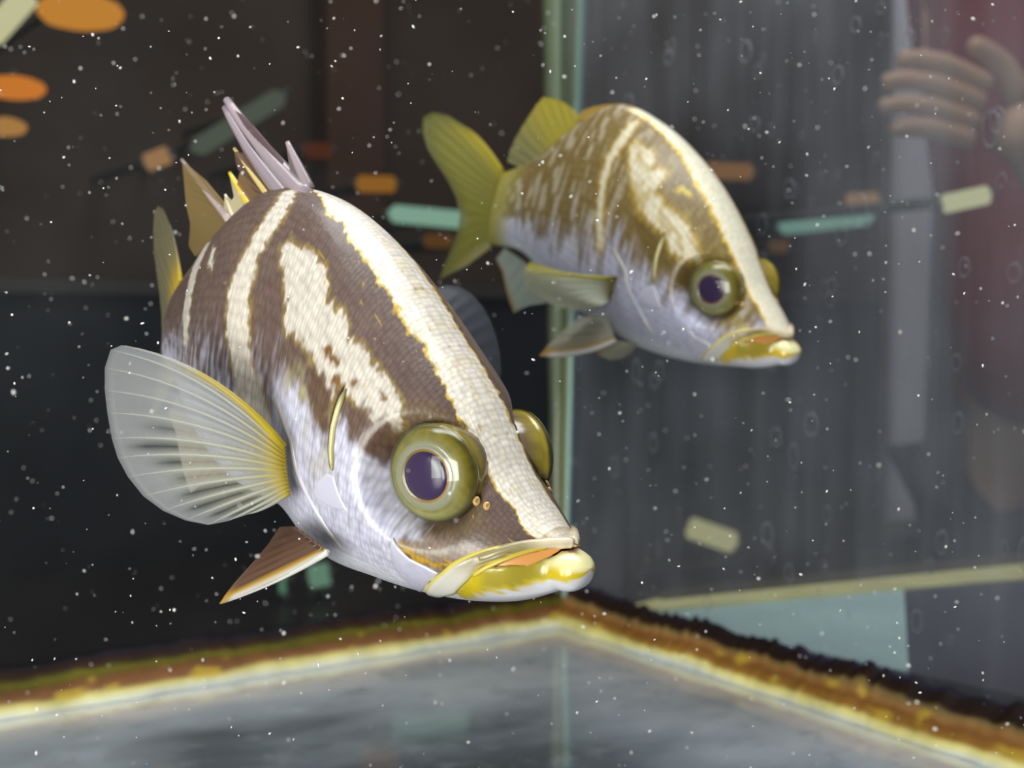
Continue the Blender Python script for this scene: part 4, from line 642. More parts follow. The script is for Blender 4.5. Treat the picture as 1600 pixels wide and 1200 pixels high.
        f.fin('pectoral_fin', dl, pc, rayr=.003)
    # pelvic fins
    def pv(u, v, fr):
        c = np.ones(u.shape+(3,))*(rgb(122, 92, 76) if near else rgb(196, 192, 172)); c = blend(c, (1-sstep(.10, .2, u)), rgb(214, 170, 60)); c = blend(c, (1-sstep(.04, .13, u)), rgb(240, 238, 236))
        c = blend(c, sstep(.86, .97, v)*(1-sstep(.1, .3, u)), rgb(200, 160, 60))
        return A4(c, np.clip(1-.55*sstep(.3, .9, u), 0, 1)*(np.ones(u.shape) if near else .85))
    f.fin('pelvic_fin', D['pelvic_R'], pv, rayr=.0035 if near else .003, thick=.006)
    if near:
        dl = dict(base=[(-.44-.012*i, .03, float(pchip(KN, f.sh[1], np.array([.44+.012*i]))[0])+.01) for i in range(6)], mid=[], tip=[(-.70+.025*i, .085-.004*i, -.165+.012*i) for i in range(6)])
        dl['mid'] = [tuple((np.array(a)+np.array(b))/2) for a, b in zip(dl['base'], dl['tip'])]
    else:
        dl = D['pelvic_L']
    f.fin('pelvic_fin', dl, pv, rayr=.003, thick=.006)
    # median fins
    FD = FISH_DATA['far']
    yo = rgb(176, 164, 36); 
    def cf(u, v, fr):
        c = np.ones(u.shape+(3,))*rgb(152, 146, 66); c = blend(c, np.exp(-(u/.10)**2)*.8, rgb(206, 186, 50)); c = blend(c, sstep(.7, 1, v), rgb(130, 130, 70)); c = blend(c, sstep(.85, .97, u)*.6, rgb(200, 190, 140))
        return A4(c, np.clip(.92-.35*sstep(.45, 1, v), 0, 1))
    if near:
        # same tail, seen edge-on behind the body
        sc = lambda A: [(-1.0-(-a[0]/FD['ls']-1.0)*.85, float(f.bend(np.array([1.0]))[0])+.35*(-a[0]/FD['ls']-1.0)+.0, a[2]*.95+.012) for a in A]
        d = dict((k, sc(FD['caudal'][k])) for k in ('base', 'mid', 'tip'))
        def cn(u, v, fr):
            c = np.ones(u.shape+(3,))*rgb(140, 132, 104); c = blend(c, np.exp(-(v/.25)**2), rgb(220, 190, 60)); return A4(c, .75-.25*v)
        f.fin('tail_fin', d, cn, rayr=.003)
        an = dict((k, [(a[0]*1.05, a[1]*0+float(f.bend(np.array([.85]))[0]), a[2]) for a in FD['anal'][k]]) for k in ('base', 'mid', 'tip'))
        f.fin('anal_fin', an, lambda u, v, fr: A4(np.ones(u.shape+(3,))*rgb(160, 150, 140), .8+0*u), rayr=.003)
        df = None
        mc = [((140, 122, 128), .8), ((120, 98, 106), .96), ((128, 102, 92), .72), ((150, 120, 90), .7), ((176, 156, 110), .85), ((164, 140, 92), .6)]
        for i, poly in enumerate(D['memb']):
            P = np.array(poly); zmax, zmin = P[:, 2].max(), P[:, 2].min()
            def cfun(p, i=i, zmax=zmax, zmin=zmin):
                t = (p[2]-zmin)/(zmax-zmin+1e-9); c = rgb(*mc[i][0])
                c = c*(.75+.35*t) if i != 4 else rgb(214, 202, 168)*(.95)
                return tuple(c)+(mc[i][1],)
            o = f.sheet('dorsal_fin' if df is None else 'fin_membrane', P, cfun, .006, df)
            if df is None: df = o
        scol = [((156, 142, 148),), ((158, 144, 152),), ((152, 138, 148),), ((214, 190, 120),), ((224, 192, 60),), ((214, 206, 180),), ((190, 172, 170),)]
        rr = [.010, .017, .017, .007, .008, .006, .008]
        for i, (a, b) in enumerate(D['spines']):
            a, b = np.array(a), np.array(b); a = a-(b-a)*.18; t = np.linspace(0, 1, 12)[:, None]; p = a*(1-t)+b*t+np.array([-.012, 0, .0])*np.sin(np.pi*t)*(i in (1, 2))
            r = rr[i]*(1-.6*t[:, 0]**1.3)
            V, F = tube_geo(p, r, 8); cc = np.repeat([tuple(rgb(*scol[i][0])*(.85+.25*q))+(1,) for q in t[:, 0]], 8, 0)
            mesh('dorsal_spine', f.loc(V), F, M_SKIN, df, cols=cc)
    else:
        f.fin('tail_fin', D['caudal'], cf, rayr=.004, thick=.007)
        f.fin('anal_fin', D['anal'], lambda u, v, fr: A4(blend(np.ones(u.shape+(3,))*rgb(186, 194, 184), sstep(.85, 1, v)*(1-sstep(.5, .7, u)), rgb(170, 130, 40)), .82+0*u), rayr=.003)
        def dfc(u, v, fr):
            c = np.ones(u.shape+(3,))*rgb(176, 162, 60); c = blend(c, sstep(.35, .9, u), rgb(150, 146, 100)); g = np.abs(fr-.5)*2
            return A4(c, np.clip(.95-.5*sstep(.4, .8, u)*(1-g), 0, 1))
        df = f.fin('dorsal_fin', D['dorsal'], dfc, rayr=.004, thick=.006)
        f.sheet('fin_membrane', np.array(D['flap']), lambda p: tuple(rgb(176, 146, 70))+(1,), .012, df)
        fl = np.array(D['flap'])
        for i in range(4):
            a = fl[6]*(1-i/4)+fl[9]*(i/4); b = fl[0]+(fl[3]-fl[0])*(i/4)+np.array([0, 0, .004]); t = np.linspace(0, 1, 8)[:, None]
            V, F = tube_geo(a*(1-t)+b*t, .006*(1-.6*t[:, 0]), 8); mesh('dorsal_spine', f.loc(V), F, M_SKIN, df, cols=np.repeat([tuple(rgb(206, 188, 140))+(1,)]*8, 8, 0))
    return f

build_fish('near', 'striped_fish', 'larger brown and white striped fish with raised dorsal spines and fanned pectoral fin')
build_fish('far', 'striped_fish', 'smaller yellowish striped fish with forked yellow tail, swimming behind the larger one')
# ------------------------------------------------------------ aquarium
CORN = floor_at(884, 966)
E1 = floor_at(0, 1108)-CORN; E1 /= np.linalg.norm(E1)
E2 = floor_at(1600, 1168)-CORN; E2 /= np.linalg.norm(E2)
E2 = E2-E1*(E2 @ E1); E2 /= np.linalg.norm(E2)          # the panes meet at a right angle
ZUP = np.array([0, 0, 1.0])
TW = 0.66                                              # length of the pane on the left
cam_rel = CAMP-CORN
TD = float(cam_rel @ E2)-0.05                          # the front pane stands 5 cm before the lens
TH_ = 0.36
def tl(a, b, z): return CORN+E1*a+E2*b+ZUP*z

tank = empty('aquarium', tuple(tl(TW/2, TD/2, 0)))
tag(tank, 'glass aquarium with algae stained sealant along its floor and a streaky side pane', 'aquarium')
def tank_mesh(name, V, F, mat, **kw):
    o = mesh(name, np.asarray(V)-tl(TW/2, TD/2, 0), F, mat, tank, **kw); return o

def pane_mat(name, tint, haze=0.0, hazecol=(200, 200, 210), streak=False):
    m, nt, out = nmat(name); b = NB(nt)
    tp = b.n('ShaderNodeBsdfTransparent'); tp.inputs[0].default_value = lin(*tint)+(1,)
    gl = b.n('ShaderNodeBsdfGlossy'); gl.inputs['Roughness'].default_value = 0.05
    fr = b.n('ShaderNodeFresnel'); fr.inputs['IOR'].default_value = 1.12
    mx = b.n('ShaderNodeMixShader'); b.l(fr.outputs[0], mx.inputs[0]); b.l(tp.outputs[0], mx.inputs[1]); b.l(gl.outputs[0], mx.inputs[2])
    sh = mx.outputs[0]
    if haze > 0:  # milky haze of reflections and backscatter put into the pane's colour
        df = b.n('ShaderNodeBsdfDiffuse'); df.inputs[0].default_value = lin(*hazecol)+(1,)
        tc = b.n('ShaderNodeTexCoord'); mp = b.n('ShaderNodeMapping')
        mp.inputs['Scale'].default_value = (55, 55, 4) if streak else (9, 9, 9)
        nz = b.n('ShaderNodeTexNoise'); nz.inputs['Scale'].default_value = 1.0; nz.inputs['Detail'].default_value = 6; nz.inputs['Roughness'].default_value = .6
        b.l(tc.outputs['Object'], mp.inputs[0]); b.l(mp.outputs[0], nz.inputs['Vector'])
        nz2 = b.n('ShaderNodeTexNoise'); nz2.inputs['Scale'].default_value = 14; nz2.inputs['Detail'].default_value = 4
        b.l(tc.outputs['Object'], nz2.inputs['Vector'])
        ad = b.n('ShaderNodeMath', operation='MULTIPLY'); b.l(nz.outputs[0], ad.inputs[0]); b.l(nz2.outputs[0], ad.inputs[1])
        mr = b.n('ShaderNodeMapRange'); mr.inputs['From Min'].default_value = .1; mr.inputs['From Max'].default_value = .42
        mr.inputs['To Min'].default_value = haze*.35; mr.inputs['To Max'].default_value = haze*1.6
        b.l(ad.outputs[0], mr.inputs['Value'])
        m2 = b.n('ShaderNodeMixShader'); b.l(mr.outputs[0], m2.inputs[0]); b.l(sh, m2.inputs[1]); b.l(df.outputs[0], m2.inputs[2]); sh = m2.outputs[0]
    b.l(sh, out.inputs[0]); return m
M_PL = pane_mat('glass_clear', (246, 250, 248), 0.012, (190, 190, 200))
M_PR = pane_mat('glass_streaked', (238, 242, 240), 0.10, (190, 192, 206), True)
M_PF = pane_mat('glass_front', (252, 253, 252))

def slab(a0, a1, b0, b1, z0, z1):
    c = tl((a0+a1)/2, (b0+b1)/2, (z0+z1)/2)
    return box_geo(c, E1*(a1-a0)/2, E2*(b1-b0)/2, ZUP*(z1-z0)/2)
G = .005
tank_mesh('glass_pane', *slab(0, TW, -G, 0, 0, TH_), M_PL, smooth=False)
tank_mesh('glass_pane', *slab(-G, 0, -G, TD, 0, TH_), M_PR, smooth=False)
tank_mesh('glass_pane', *slab(0, TW, TD, TD+G, 0, TH_), M_PF, smooth=False)
tank_mesh('glass_pane', *slab(TW, TW+G, -G, TD+G, 0, TH_), M_PL, smooth=False)

# floor pane: dark slate glass, pale reflected light painted into it along the two seams
m, nt, out = nmat('tank_floor'); b = NB(nt)
uv = b.n('ShaderNodeUVMap', uv_map='UVMap'); sx = b.n('ShaderNodeSeparateXYZ'); b.l(uv.outputs[0], sx.inputs[0])
def mth(op, a, c=None):
    n_ = b.n('ShaderNodeMath', operation=op)
    for i, v in enumerate((a, c)):
        if v is None: continue
        if isinstance(v, (int, float)): n_.inputs[i].default_value = v
        else: b.l(v, n_.inputs[i])
    return n_.outputs[0]
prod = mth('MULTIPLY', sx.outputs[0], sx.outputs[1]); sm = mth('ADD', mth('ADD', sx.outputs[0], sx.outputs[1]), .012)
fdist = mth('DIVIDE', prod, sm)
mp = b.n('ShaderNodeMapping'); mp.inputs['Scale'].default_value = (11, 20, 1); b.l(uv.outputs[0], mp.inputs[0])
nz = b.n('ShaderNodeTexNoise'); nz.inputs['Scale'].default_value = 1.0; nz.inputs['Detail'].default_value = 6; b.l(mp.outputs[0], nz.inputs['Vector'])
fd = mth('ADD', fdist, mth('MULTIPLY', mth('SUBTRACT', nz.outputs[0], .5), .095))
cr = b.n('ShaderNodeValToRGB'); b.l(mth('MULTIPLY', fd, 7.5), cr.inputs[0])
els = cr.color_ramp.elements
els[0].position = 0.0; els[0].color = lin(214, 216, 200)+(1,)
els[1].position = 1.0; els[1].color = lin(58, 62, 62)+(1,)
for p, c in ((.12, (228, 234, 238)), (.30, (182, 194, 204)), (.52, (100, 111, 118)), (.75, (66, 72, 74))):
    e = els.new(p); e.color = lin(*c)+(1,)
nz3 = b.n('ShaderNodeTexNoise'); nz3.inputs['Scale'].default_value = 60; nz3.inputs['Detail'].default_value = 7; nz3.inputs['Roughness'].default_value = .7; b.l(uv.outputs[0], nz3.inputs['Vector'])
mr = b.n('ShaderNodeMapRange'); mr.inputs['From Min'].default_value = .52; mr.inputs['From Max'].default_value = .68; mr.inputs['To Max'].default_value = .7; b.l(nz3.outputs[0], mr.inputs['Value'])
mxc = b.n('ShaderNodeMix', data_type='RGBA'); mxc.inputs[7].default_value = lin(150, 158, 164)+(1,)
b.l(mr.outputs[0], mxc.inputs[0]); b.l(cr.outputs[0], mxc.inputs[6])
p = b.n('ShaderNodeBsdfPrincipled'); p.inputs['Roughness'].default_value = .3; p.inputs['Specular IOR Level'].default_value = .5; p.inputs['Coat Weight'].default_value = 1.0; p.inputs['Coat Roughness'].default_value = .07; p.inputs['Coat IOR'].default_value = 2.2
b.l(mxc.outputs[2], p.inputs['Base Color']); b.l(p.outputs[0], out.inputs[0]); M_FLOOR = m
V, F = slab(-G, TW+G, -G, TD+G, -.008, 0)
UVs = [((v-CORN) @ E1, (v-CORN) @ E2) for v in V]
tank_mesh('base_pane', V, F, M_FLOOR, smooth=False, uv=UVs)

# sealant beads along the floor, stained brown and olive by algae
def bead(name, axis, out_ax, length, h, w, ramp, seed, teeth=0.0):
    nt_, nv = 260, 26; tt = np.linspace(0, 1, nt_)**1.3*length; vv = np.linspace(0, 1, nv)
    TT, VV = np.meshgrid(tt, vv, indexing='ij')
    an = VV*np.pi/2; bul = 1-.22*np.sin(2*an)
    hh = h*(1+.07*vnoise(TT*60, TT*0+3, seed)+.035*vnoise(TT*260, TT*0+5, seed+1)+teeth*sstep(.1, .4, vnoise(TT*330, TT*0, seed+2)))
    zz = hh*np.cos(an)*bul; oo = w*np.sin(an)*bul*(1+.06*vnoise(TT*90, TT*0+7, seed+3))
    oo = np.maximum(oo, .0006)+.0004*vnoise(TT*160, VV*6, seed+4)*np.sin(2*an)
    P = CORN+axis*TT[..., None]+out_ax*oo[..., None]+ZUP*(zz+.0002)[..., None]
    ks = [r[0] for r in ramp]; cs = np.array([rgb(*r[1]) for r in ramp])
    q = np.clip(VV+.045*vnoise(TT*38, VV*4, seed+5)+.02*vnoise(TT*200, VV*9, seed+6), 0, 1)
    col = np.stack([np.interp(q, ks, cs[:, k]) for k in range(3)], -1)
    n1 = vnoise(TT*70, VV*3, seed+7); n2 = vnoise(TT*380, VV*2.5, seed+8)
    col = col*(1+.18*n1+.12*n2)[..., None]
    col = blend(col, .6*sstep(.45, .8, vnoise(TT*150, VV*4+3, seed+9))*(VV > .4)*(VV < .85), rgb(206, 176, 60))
    C = np.concatenate([np.clip(col, 0, 1).reshape(-1, 3), np.ones((nt_*nv, 1))], 1)
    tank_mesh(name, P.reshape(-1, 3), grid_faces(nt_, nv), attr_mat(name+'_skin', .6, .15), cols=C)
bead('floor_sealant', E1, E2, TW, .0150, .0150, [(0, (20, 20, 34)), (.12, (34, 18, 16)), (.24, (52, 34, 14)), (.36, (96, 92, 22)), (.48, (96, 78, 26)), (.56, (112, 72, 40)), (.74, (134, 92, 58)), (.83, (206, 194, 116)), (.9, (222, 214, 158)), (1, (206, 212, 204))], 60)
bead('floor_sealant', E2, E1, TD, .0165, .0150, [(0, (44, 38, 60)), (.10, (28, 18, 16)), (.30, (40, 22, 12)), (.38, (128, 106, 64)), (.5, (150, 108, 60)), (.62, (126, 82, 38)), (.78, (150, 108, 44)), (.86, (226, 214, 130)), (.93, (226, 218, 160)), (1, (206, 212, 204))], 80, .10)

# corner seam: two runs of sealant up the corner, wider towards the top
def strip(name, px0, px1, y0, y1, w0a, w1a, cols_, dpt):
    n = 40; V = []; C = []
    return None
def corner_run(name, xs_top, xs_bot, ramp, seed, rad=.004):
    """a bead between two lines on the corner, at the height range of the pane"""
    n, nv = 60, 12; V = []; C = []
    dC = float((CORN-CAMP) @ FORE)
    for i in range(n):
        t = i/(n-1); y = -260+t*(966+260)
        k = np.clip((y-0)/900.0, -.35, 1.05)
        a = xs_top[0]+(xs_bot[0]-xs_top[0])*k; c = xs_top[1]+(xs_bot[1]-xs_top[1])*k
        for j in range(nv):
            u = j/(nv-1); x = a+(c-a)*u
            pt = at(x, y, dC-.004-rad*math.sin(math.pi*u)); V.append(pt)
            ks = [r[0] for r in ramp]; cs = np.array([rgb(*r[1]) for r in ramp])
            q = min(1, max(0, u+.05*float(vnoise(np.array([t*40]), np.array([u*2]), seed)[0])))
            C.append(tuple(np.interp(q, ks, cs[:, m_]) for m_ in range(3))+(1,))
    tank_mesh(name, np.array(V), grid_faces(n, nv), attr_mat(name+'_skin', .3, .5), cols=C)
corner_run('corner_sealant', (846, 898), (862, 877), [(0, (56, 50, 40)), (.15, (120, 120, 98)), (.5, (140, 146, 124)), (.8, (128, 130, 92)), (1, (128, 124, 70))], 91)
corner_run('corner_sealant', (894, 921), (874, 893), [(0, (150, 150, 96)), (.3, (158, 176, 156)), (.6, (150, 184, 180)), (.85, (108, 140, 156)), (1, (60, 76, 92))], 92, .006)

# water marks and bubbles clinging to the streaky pane: too many to count
def ico(c, r, ax=None, st=1.0):
    t = (1+5**.5)/2; v = np.array([(-1, t, 0), (1, t, 0), (-1, -t, 0), (1, -t, 0), (0, -1, t), (0, 1, t), (0, -1, -t), (0, 1, -t), (t, 0, -1), (t, 0, 1), (-t, 0, -1), (-t, 0, 1)], float)
    v /= np.linalg.norm(v[0])
    if ax is not None: v = v+np.outer(v @ ax, ax)*(st-1)
    f = [(0, 11, 5), (0, 5, 1), (0, 1, 7), (0, 7, 10), (0, 10, 11), (1, 5, 9), (5, 11, 4), (11, 10, 2), (10, 7, 6), (7, 1, 8), (3, 9, 4), (3, 4, 2), (3, 2, 6), (3, 6, 8), (3, 8, 9), (4, 9, 5), (2, 4, 11), (6, 2, 10), (8, 6, 7), (9, 8, 1)]
    return c+v*r, f
R_ = random.Random(5)
gs = []
for i in range(150):
    b_ = R_.uniform(.02, TD-.06); z = R_.uniform(.02, .30); r = R_.choice([.0012, .0016, .0022, .003])*R_.uniform(.7, 1.1)
    n = 14; c = tl(.0006, b_, z); st = R_.uniform(1.2, 2.1)
    ring = [c+E2*r*math.cos(k*2*math.pi/n)+ZUP*r*st*math.sin(k*2*math.pi/n) for k in range(n)]
    ring.append(ring[0]); gs.append(tube_geo(ring, [r*.16]*(n+1), 5))
V, F = join(*gs)
o = mesh('bubble_marks', V, F, clear_mat('bubble_film', (1, 1, 1), .1, 1.15, .8, lin(170, 172, 182)))
tag(o, 'tiny bubbles and ring marks clinging to the streaky side pane', 'bubbles', kind='stuff')

# specks drifting in the water
R_ = random.Random(11); gs = []
while len(gs) < 2000:
    px, py = R_.uniform(-120, 1720), R_.uniform(-120, 1280); d = R_.uniform(.17, .60)
    pt = at(px, py, d); a, bb = (pt-CORN) @ E1, (pt-CORN) @ E2
    if a < .004 or bb < .004 or bb > TD-.004 or pt[2] < .004: continue
    r = R_.choice([.00006, .00009, .00011, .00014, .00018, .00024])*R_.uniform(.8, 1.2)*(.6+1.3*d)
    ax = np.array([R_.gauss(0, 1), R_.gauss(0, 1), R_.gauss(0, 1)]); ax /= np.linalg.norm(ax)
    gs.append(ico(pt, r, ax, R_.uniform(1, 2.2)))
V, F = join(*gs)
o = mesh('suspended_specks', V, F, simple('speck', (250, 250, 250), .3, .6))
tag(o, 'tiny white specks drifting in the aquarium water', 'specks', kind='stuff')
# ------------------------------------------------------------ the dark room behind the tank
def hit(px, py, p0, nrm):
    v = ray(px, py); t = ((p0-CAMP) @ nrm)/(v @ nrm); return CAMP+v*t
N1, N2 = -E2, -E1                       # outward normals of the left and the right pane
WL0 = at(300, 500, 1.42); WR0 = at(1500, 500, 1.95)
def kind(o, k='structure'): o['kind'] = k; return o
# corner of the room
A_ = np.array([[N1[0], N1[1]], [N2[0], N2[1]]]); rc = np.linalg.solve(A_, [N1[:2] @ WL0[:2], N2[:2] @ WR0[:2]])
RC = np.array([rc[0], rc[1], 0.0]); ZB, ZT = -.85, 1.7
def rl(a, b_, z): return RC+E1*a+E2*b_+ZUP*z
def rbox(name, a0, a1, b0, b1, z0, z1, mat, **kw):
    c = rl((a0+a1)/2, (b0+b1)/2, (z0+z1)/2)
    V, F = box_geo(c*0, E1*(a1-a0)/2, E2*(b1-b0)/2, ZUP*(z1-z0)/2)
    o = mesh(name, V, F, mat, smooth=False); o.location = c; return o
M_WL = simple('wall_brown', (60, 47, 40), .7, .2, .5, 5)
M_WR = simple('wall_grey', (84, 84, 92), .7, .2, .4, 5)
M_DK = simple('dark_room', (26, 24, 24), .8, .1, .3, 4)
M_NAVY = simple('navy_panel', (26, 30, 40), .6, .3, .3, 6)
kind(rbox('wall_left', -.1, 3.2, -.1, 0, ZB, ZT, M_WL))
kind(rbox('wall_right', -.1, 0, 0, 3.2, ZB, ZT, M_WR))
kind(rbox('floor', -.1, 3.2, -.1, 3.2, ZB-.1, ZB, M_DK))
kind(rbox('ceiling', -.1, 3.2, -.1, 3.2, ZT, ZT+.1, M_DK))
# wainscot on the left wall, its top edge a thin rail
pz = hit(120, 440, WL0, N1)[2]
kind(rbox('trim_1', 0, 3.2, 0, .012, ZB, pz-.01, M_NAVY))
kind(rbox('trim_2', 0, 3.2, 0, .022, pz-.012, pz+.002, simple('rail', (60, 56, 56), .5)))
# brown post on the left wall
p_ = hit(525, 300, WL0, N1)-RC
kind(rbox('trim_3', p_ @ E1-.035, p_ @ E1+.035, .022, .05, ZB, ZT, simple('brown_post', (70, 46, 36), .6, .2, .3, 8)))

wz = hit(1230, 165, WR0, N2)[2]
kind(rbox('trim_4', 0, .02, 0, 3.2, wz-.012, wz+.012, simple('blue_rail', (120, 134, 160), .5)))
# counters carrying the tank and the low reflection tubes
M_CT = simple('dark_counter', (34, 30, 30), .4, .3, .3, 8)
cz = -.105
CA_ = float((CORN-RC) @ E1); CB_ = .40
def counter(name, label, a0, a1, b0, b1):
    ctr = empty(name, tuple(rl((a0+a1)/2, (b0+b1)/2, ZB))); tag(ctr, label, 'counter')
    for nm, q, mat in (('worktop', (a0, a1, b0, b1, cz-.03, cz), M_CT), ('cabinet_front', (a0+.03, a1-.03, b1-.05, b1-.03, ZB, cz-.03), M_DK),
                       ('cabinet_side', (a0+.02, a0+.05, b0+.03, b1-.05, ZB, cz-.03), M_DK), ('cabinet_side', (a1-.05, a1-.02, b0+.03, b1-.05, ZB, cz-.03), M_DK)):
        o = rbox(nm, *q, mat); o.parent = ctr; o.location = Vector(o.location)-ctr.location
counter('back_counter', 'dark counter along the wall behind the aquarium, carrying the low reflection tubes', .03, 2.2, .06, CB_-.002)
counter('tank_counter', 'dark counter that carries the aquarium on its plinth', CA_-.20, 2.2, CB_+.002, 1.45)
ca, cb = (CORN-RC) @ E1, (CORN-RC) @ E2
std = empty('tank_stand', tuple(rl(ca+TW/2, cb+TD/2, cz))); tag(std, 'low black plinth under the aquarium', 'stand')
for nm, a0, a1, b0, b1, z0, z1 in (('plinth', ca+.0, ca+TW, cb+0, cb+TD, cz, -.02), ('foam_mat', ca-.004, ca+TW+.004, cb-.004, cb+TD+.004, -.02, -.008)):
    o = rbox(nm, a0, a1, b0, b1, z0, z1, M_DK); o.parent = std; o.location = Vector(o.location)-std.location

# lamps
M_CAP = simple('lamp_cap', (60, 60, 60), .4, .5)
M_CORD = simple('lamp_cord', (20, 20, 20), .6, .3)
def emis(name, rgb_, s):
    m, nt, out = nmat(name); b = NB(nt); e = b.n('ShaderNodeEmission'); e.inputs[0].default_value = lin(*rgb_)+(1,); e.inputs[1].default_value = s
    b.l(e.outputs[0], out.inputs[0]); return m
def wall_dir(p):
    '''the straight way from a lamp to the nearer of the two walls'''
    a, b_ = (WL0-p) @ N1, (WR0-p) @ N2
    return N1*a if a < b_ else N2*b_
def tube_lamp(name, a, b_, d, wpx, col, s, label, cat='lamp', cords=True, group=None):
    A = at(a[0], a[1], d); B = at(b_[0], b_[1], d); r = wpx/2/FPX*d; c = (A+B)/2
    root = empty(name, tuple(c)); tag(root, label, cat, group)
    t = (B-A)/np.linalg.norm(B-A); tt = np.linspace(0, 1, 14); ends = r*np.sqrt(np.clip(1-np.clip(1-np.minimum(tt, 1-tt)/.08, 0, 1)**2, .05, 1))
    V, F = tube_geo((A-c)+(B-A)*tt[:, None], ends, 14); mesh('light_tube', V, F, emis(name+'_glow', col, s), root)
    for q, sg in ((A, -1), (B, 1)):
        V, F = tube_geo(np.array([q-c-t*sg*r*.1, q-c+t*sg*r*.5]), [r*.5, r*.35], 10); mesh('end_cap', V, F, M_CAP, root)
    if cords:
        for k in (.2, .8):
            q = A+(B-A)*k-c
            V, F = tube_geo(np.array([q+FORE*r*.9, q+FORE*r*.9+wall_dir(A+(B-A)*k)]), [.003, .003], 6); mesh('bracket', V, F, M_CORD, root)
    else:
        for k in (.2, .8):
            q = A+(B-A)*k-c; bot = q.copy(); bot[2] = cz-c[2]
            V, F = tube_geo(np.array([q-ZUP*r*.9, bot]), [.004, .006], 6); mesh('foot', V, F, M_CAP, root)
    return root
def disc_lamp(name, x, y, rx, ry, d, col, s, label, bulb=False):
    c = at(x, y, d); root = empty(name, tuple(c)); tag(root, label, 'lamp', None)
    R = rx/FPX*d; H = ry/FPX*d*.86
    prof = [(R*.02, -H*.75), (R*.5, -H*.72), (R*.8, -H*.55), (R*.96, -H*.2), (R, H*.1), (R*.9, H*.45), (R*.6, H*.75), (R*.3, H*.9), (R*.02, H*.95)]
    def lathe(pr, mat, nm):
        V = [(r*math.cos(2*math.pi*k/36), r*math.sin(2*math.pi*k/36), z) for r, z in pr for k in range(36)]
        F = grid_faces(len(pr), 36, True); F.append(tuple(range(35, -1, -1))); F.append(tuple(range((len(pr)-1)*36, len(pr)*36)))
        return mesh(nm, np.array(V), F, mat, root)
    lathe(prof, emis(name+'_glow', col, s), 'lamp_shade')
    lathe([(R*.12, H*.93), (R*.12, H*1.2), (R*.03, H*1.5)], M_CAP, 'lamp_cap')
    if bulb: lathe([(R*.02, H*1.5), (R*.2, H*1.42), (R*.27, H*1.15), (R*.25, H*.6)], emis(name+'_bulb', (255, 210, 60), 1.6), 'bulb')
    V, F = tube_geo(np.array([ZUP*H*1.1, ZUP*H*1.1+wall_dir(c)]), [.003, .003], 6); mesh('bracket', V, F, M_CORD, root)
    return root
disc_lamp('pendant_lamp', 126, 20, 66, 34, 1.05, (222, 142, 50), .85, 'largest orange pendant lamp with a bright bulb, at the top left', True)
disc_lamp('pendant_lamp', 22, 138, 48, 23, 1.05, (226, 128, 42), .9, 'middle one of the three orange pendant lamps stacked at the left edge')
disc_lamp('pendant_lamp', 8, 199, 33, 19, 1.05, (204, 142, 74), .75, 'lowest and smallest of the three orange pendant lamps at the left edge')
LAMPS_AND_REFLECTIONS = [
 ((-20, 62), (48, -14), 1.05, 40, (232, 222, 176), .8, 'cream tube lamp cut by the top left corner', True),
 ((226, 256), (266, 240), 1.2, 28, (200, 146, 100), .62, 'short pale peach lamp beyond the raised dorsal fin', True),
 ((300, 236), (446, 146), 1.22, 30, (120, 126, 110), .42, 'dim grey green tube lamp behind the tallest dorsal spine', True),
 ((606, 333), (735, 345), 1.2, 28, (150, 186, 166), .8, 'mint green tube lamp passing behind the yellow tail fin', True),
 ((556, 287), (620, 288), 1.2, 26, (196, 126, 40), .55, 'orange lamp bar just above the mint tube between the two fish', True),
 ((474, 234), (520, 236), 1.22, 24, (120, 58, 30), .4, 'dim red lamp bar to the right of the dorsal spines', True),
 ((662, 376), (708, 377), 1.2, 22, (150, 96, 40), .35, 'dim orange lamp bar just below the mint tube by the yellow tail', True),
 ((1098, 266), (1178, 269), 1.55, 26, (190, 130, 70), .5, 'orange bar standing in for a pane reflection, by the forehead of the smaller fish', True),  # from here on, pane reflections of lamps built as glowing tubes
 ((1320, 314), (1374, 312), 1.55, 24, (200, 146, 100), .5, 'orange bar standing in for a pane reflection, above the end of the right mint tube', True),
 ((1214, 355), (1366, 338), 1.55, 27, (150, 192, 180), .6, 'mint green tube standing in for a pane reflection, right of the smaller fish', True),
 ((1470, 320), (1548, 303), .85, 30, (236, 228, 184), .75, 'short cream tube standing in for a pane reflection, in front of the maroon top', True),
 ((1200, 385), (1232, 385), 1.55, 20, (160, 116, 80), .3, 'faint brown bar standing in for a pane reflection, under the right mint tube', True),
 ((1072, 822), (1152, 850), 1.36, 34, (222, 212, 160), .62, 'cream tube standing in for a lamp reflection, lying low behind the side pane', False),  # low ones: reflected lamps built as tubes standing on the counter
 ((440, 905), (448, 906), 1.15, 44, (120, 170, 140), .5, 'small round green light standing in for a lamp reflection, under the pelvic fin', False),
 ((482, 902), (516, 896), 1.15, 36, (134, 174, 150), .55, 'short green bar standing in for a lamp reflection, beside the small round one', False),
]
for a, b_, d, w, col, s, lab, cords in LAMPS_AND_REFLECTIONS:
    tube_lamp('tube_lamp', a, b_, d, w, col, s, lab, cords=cords)

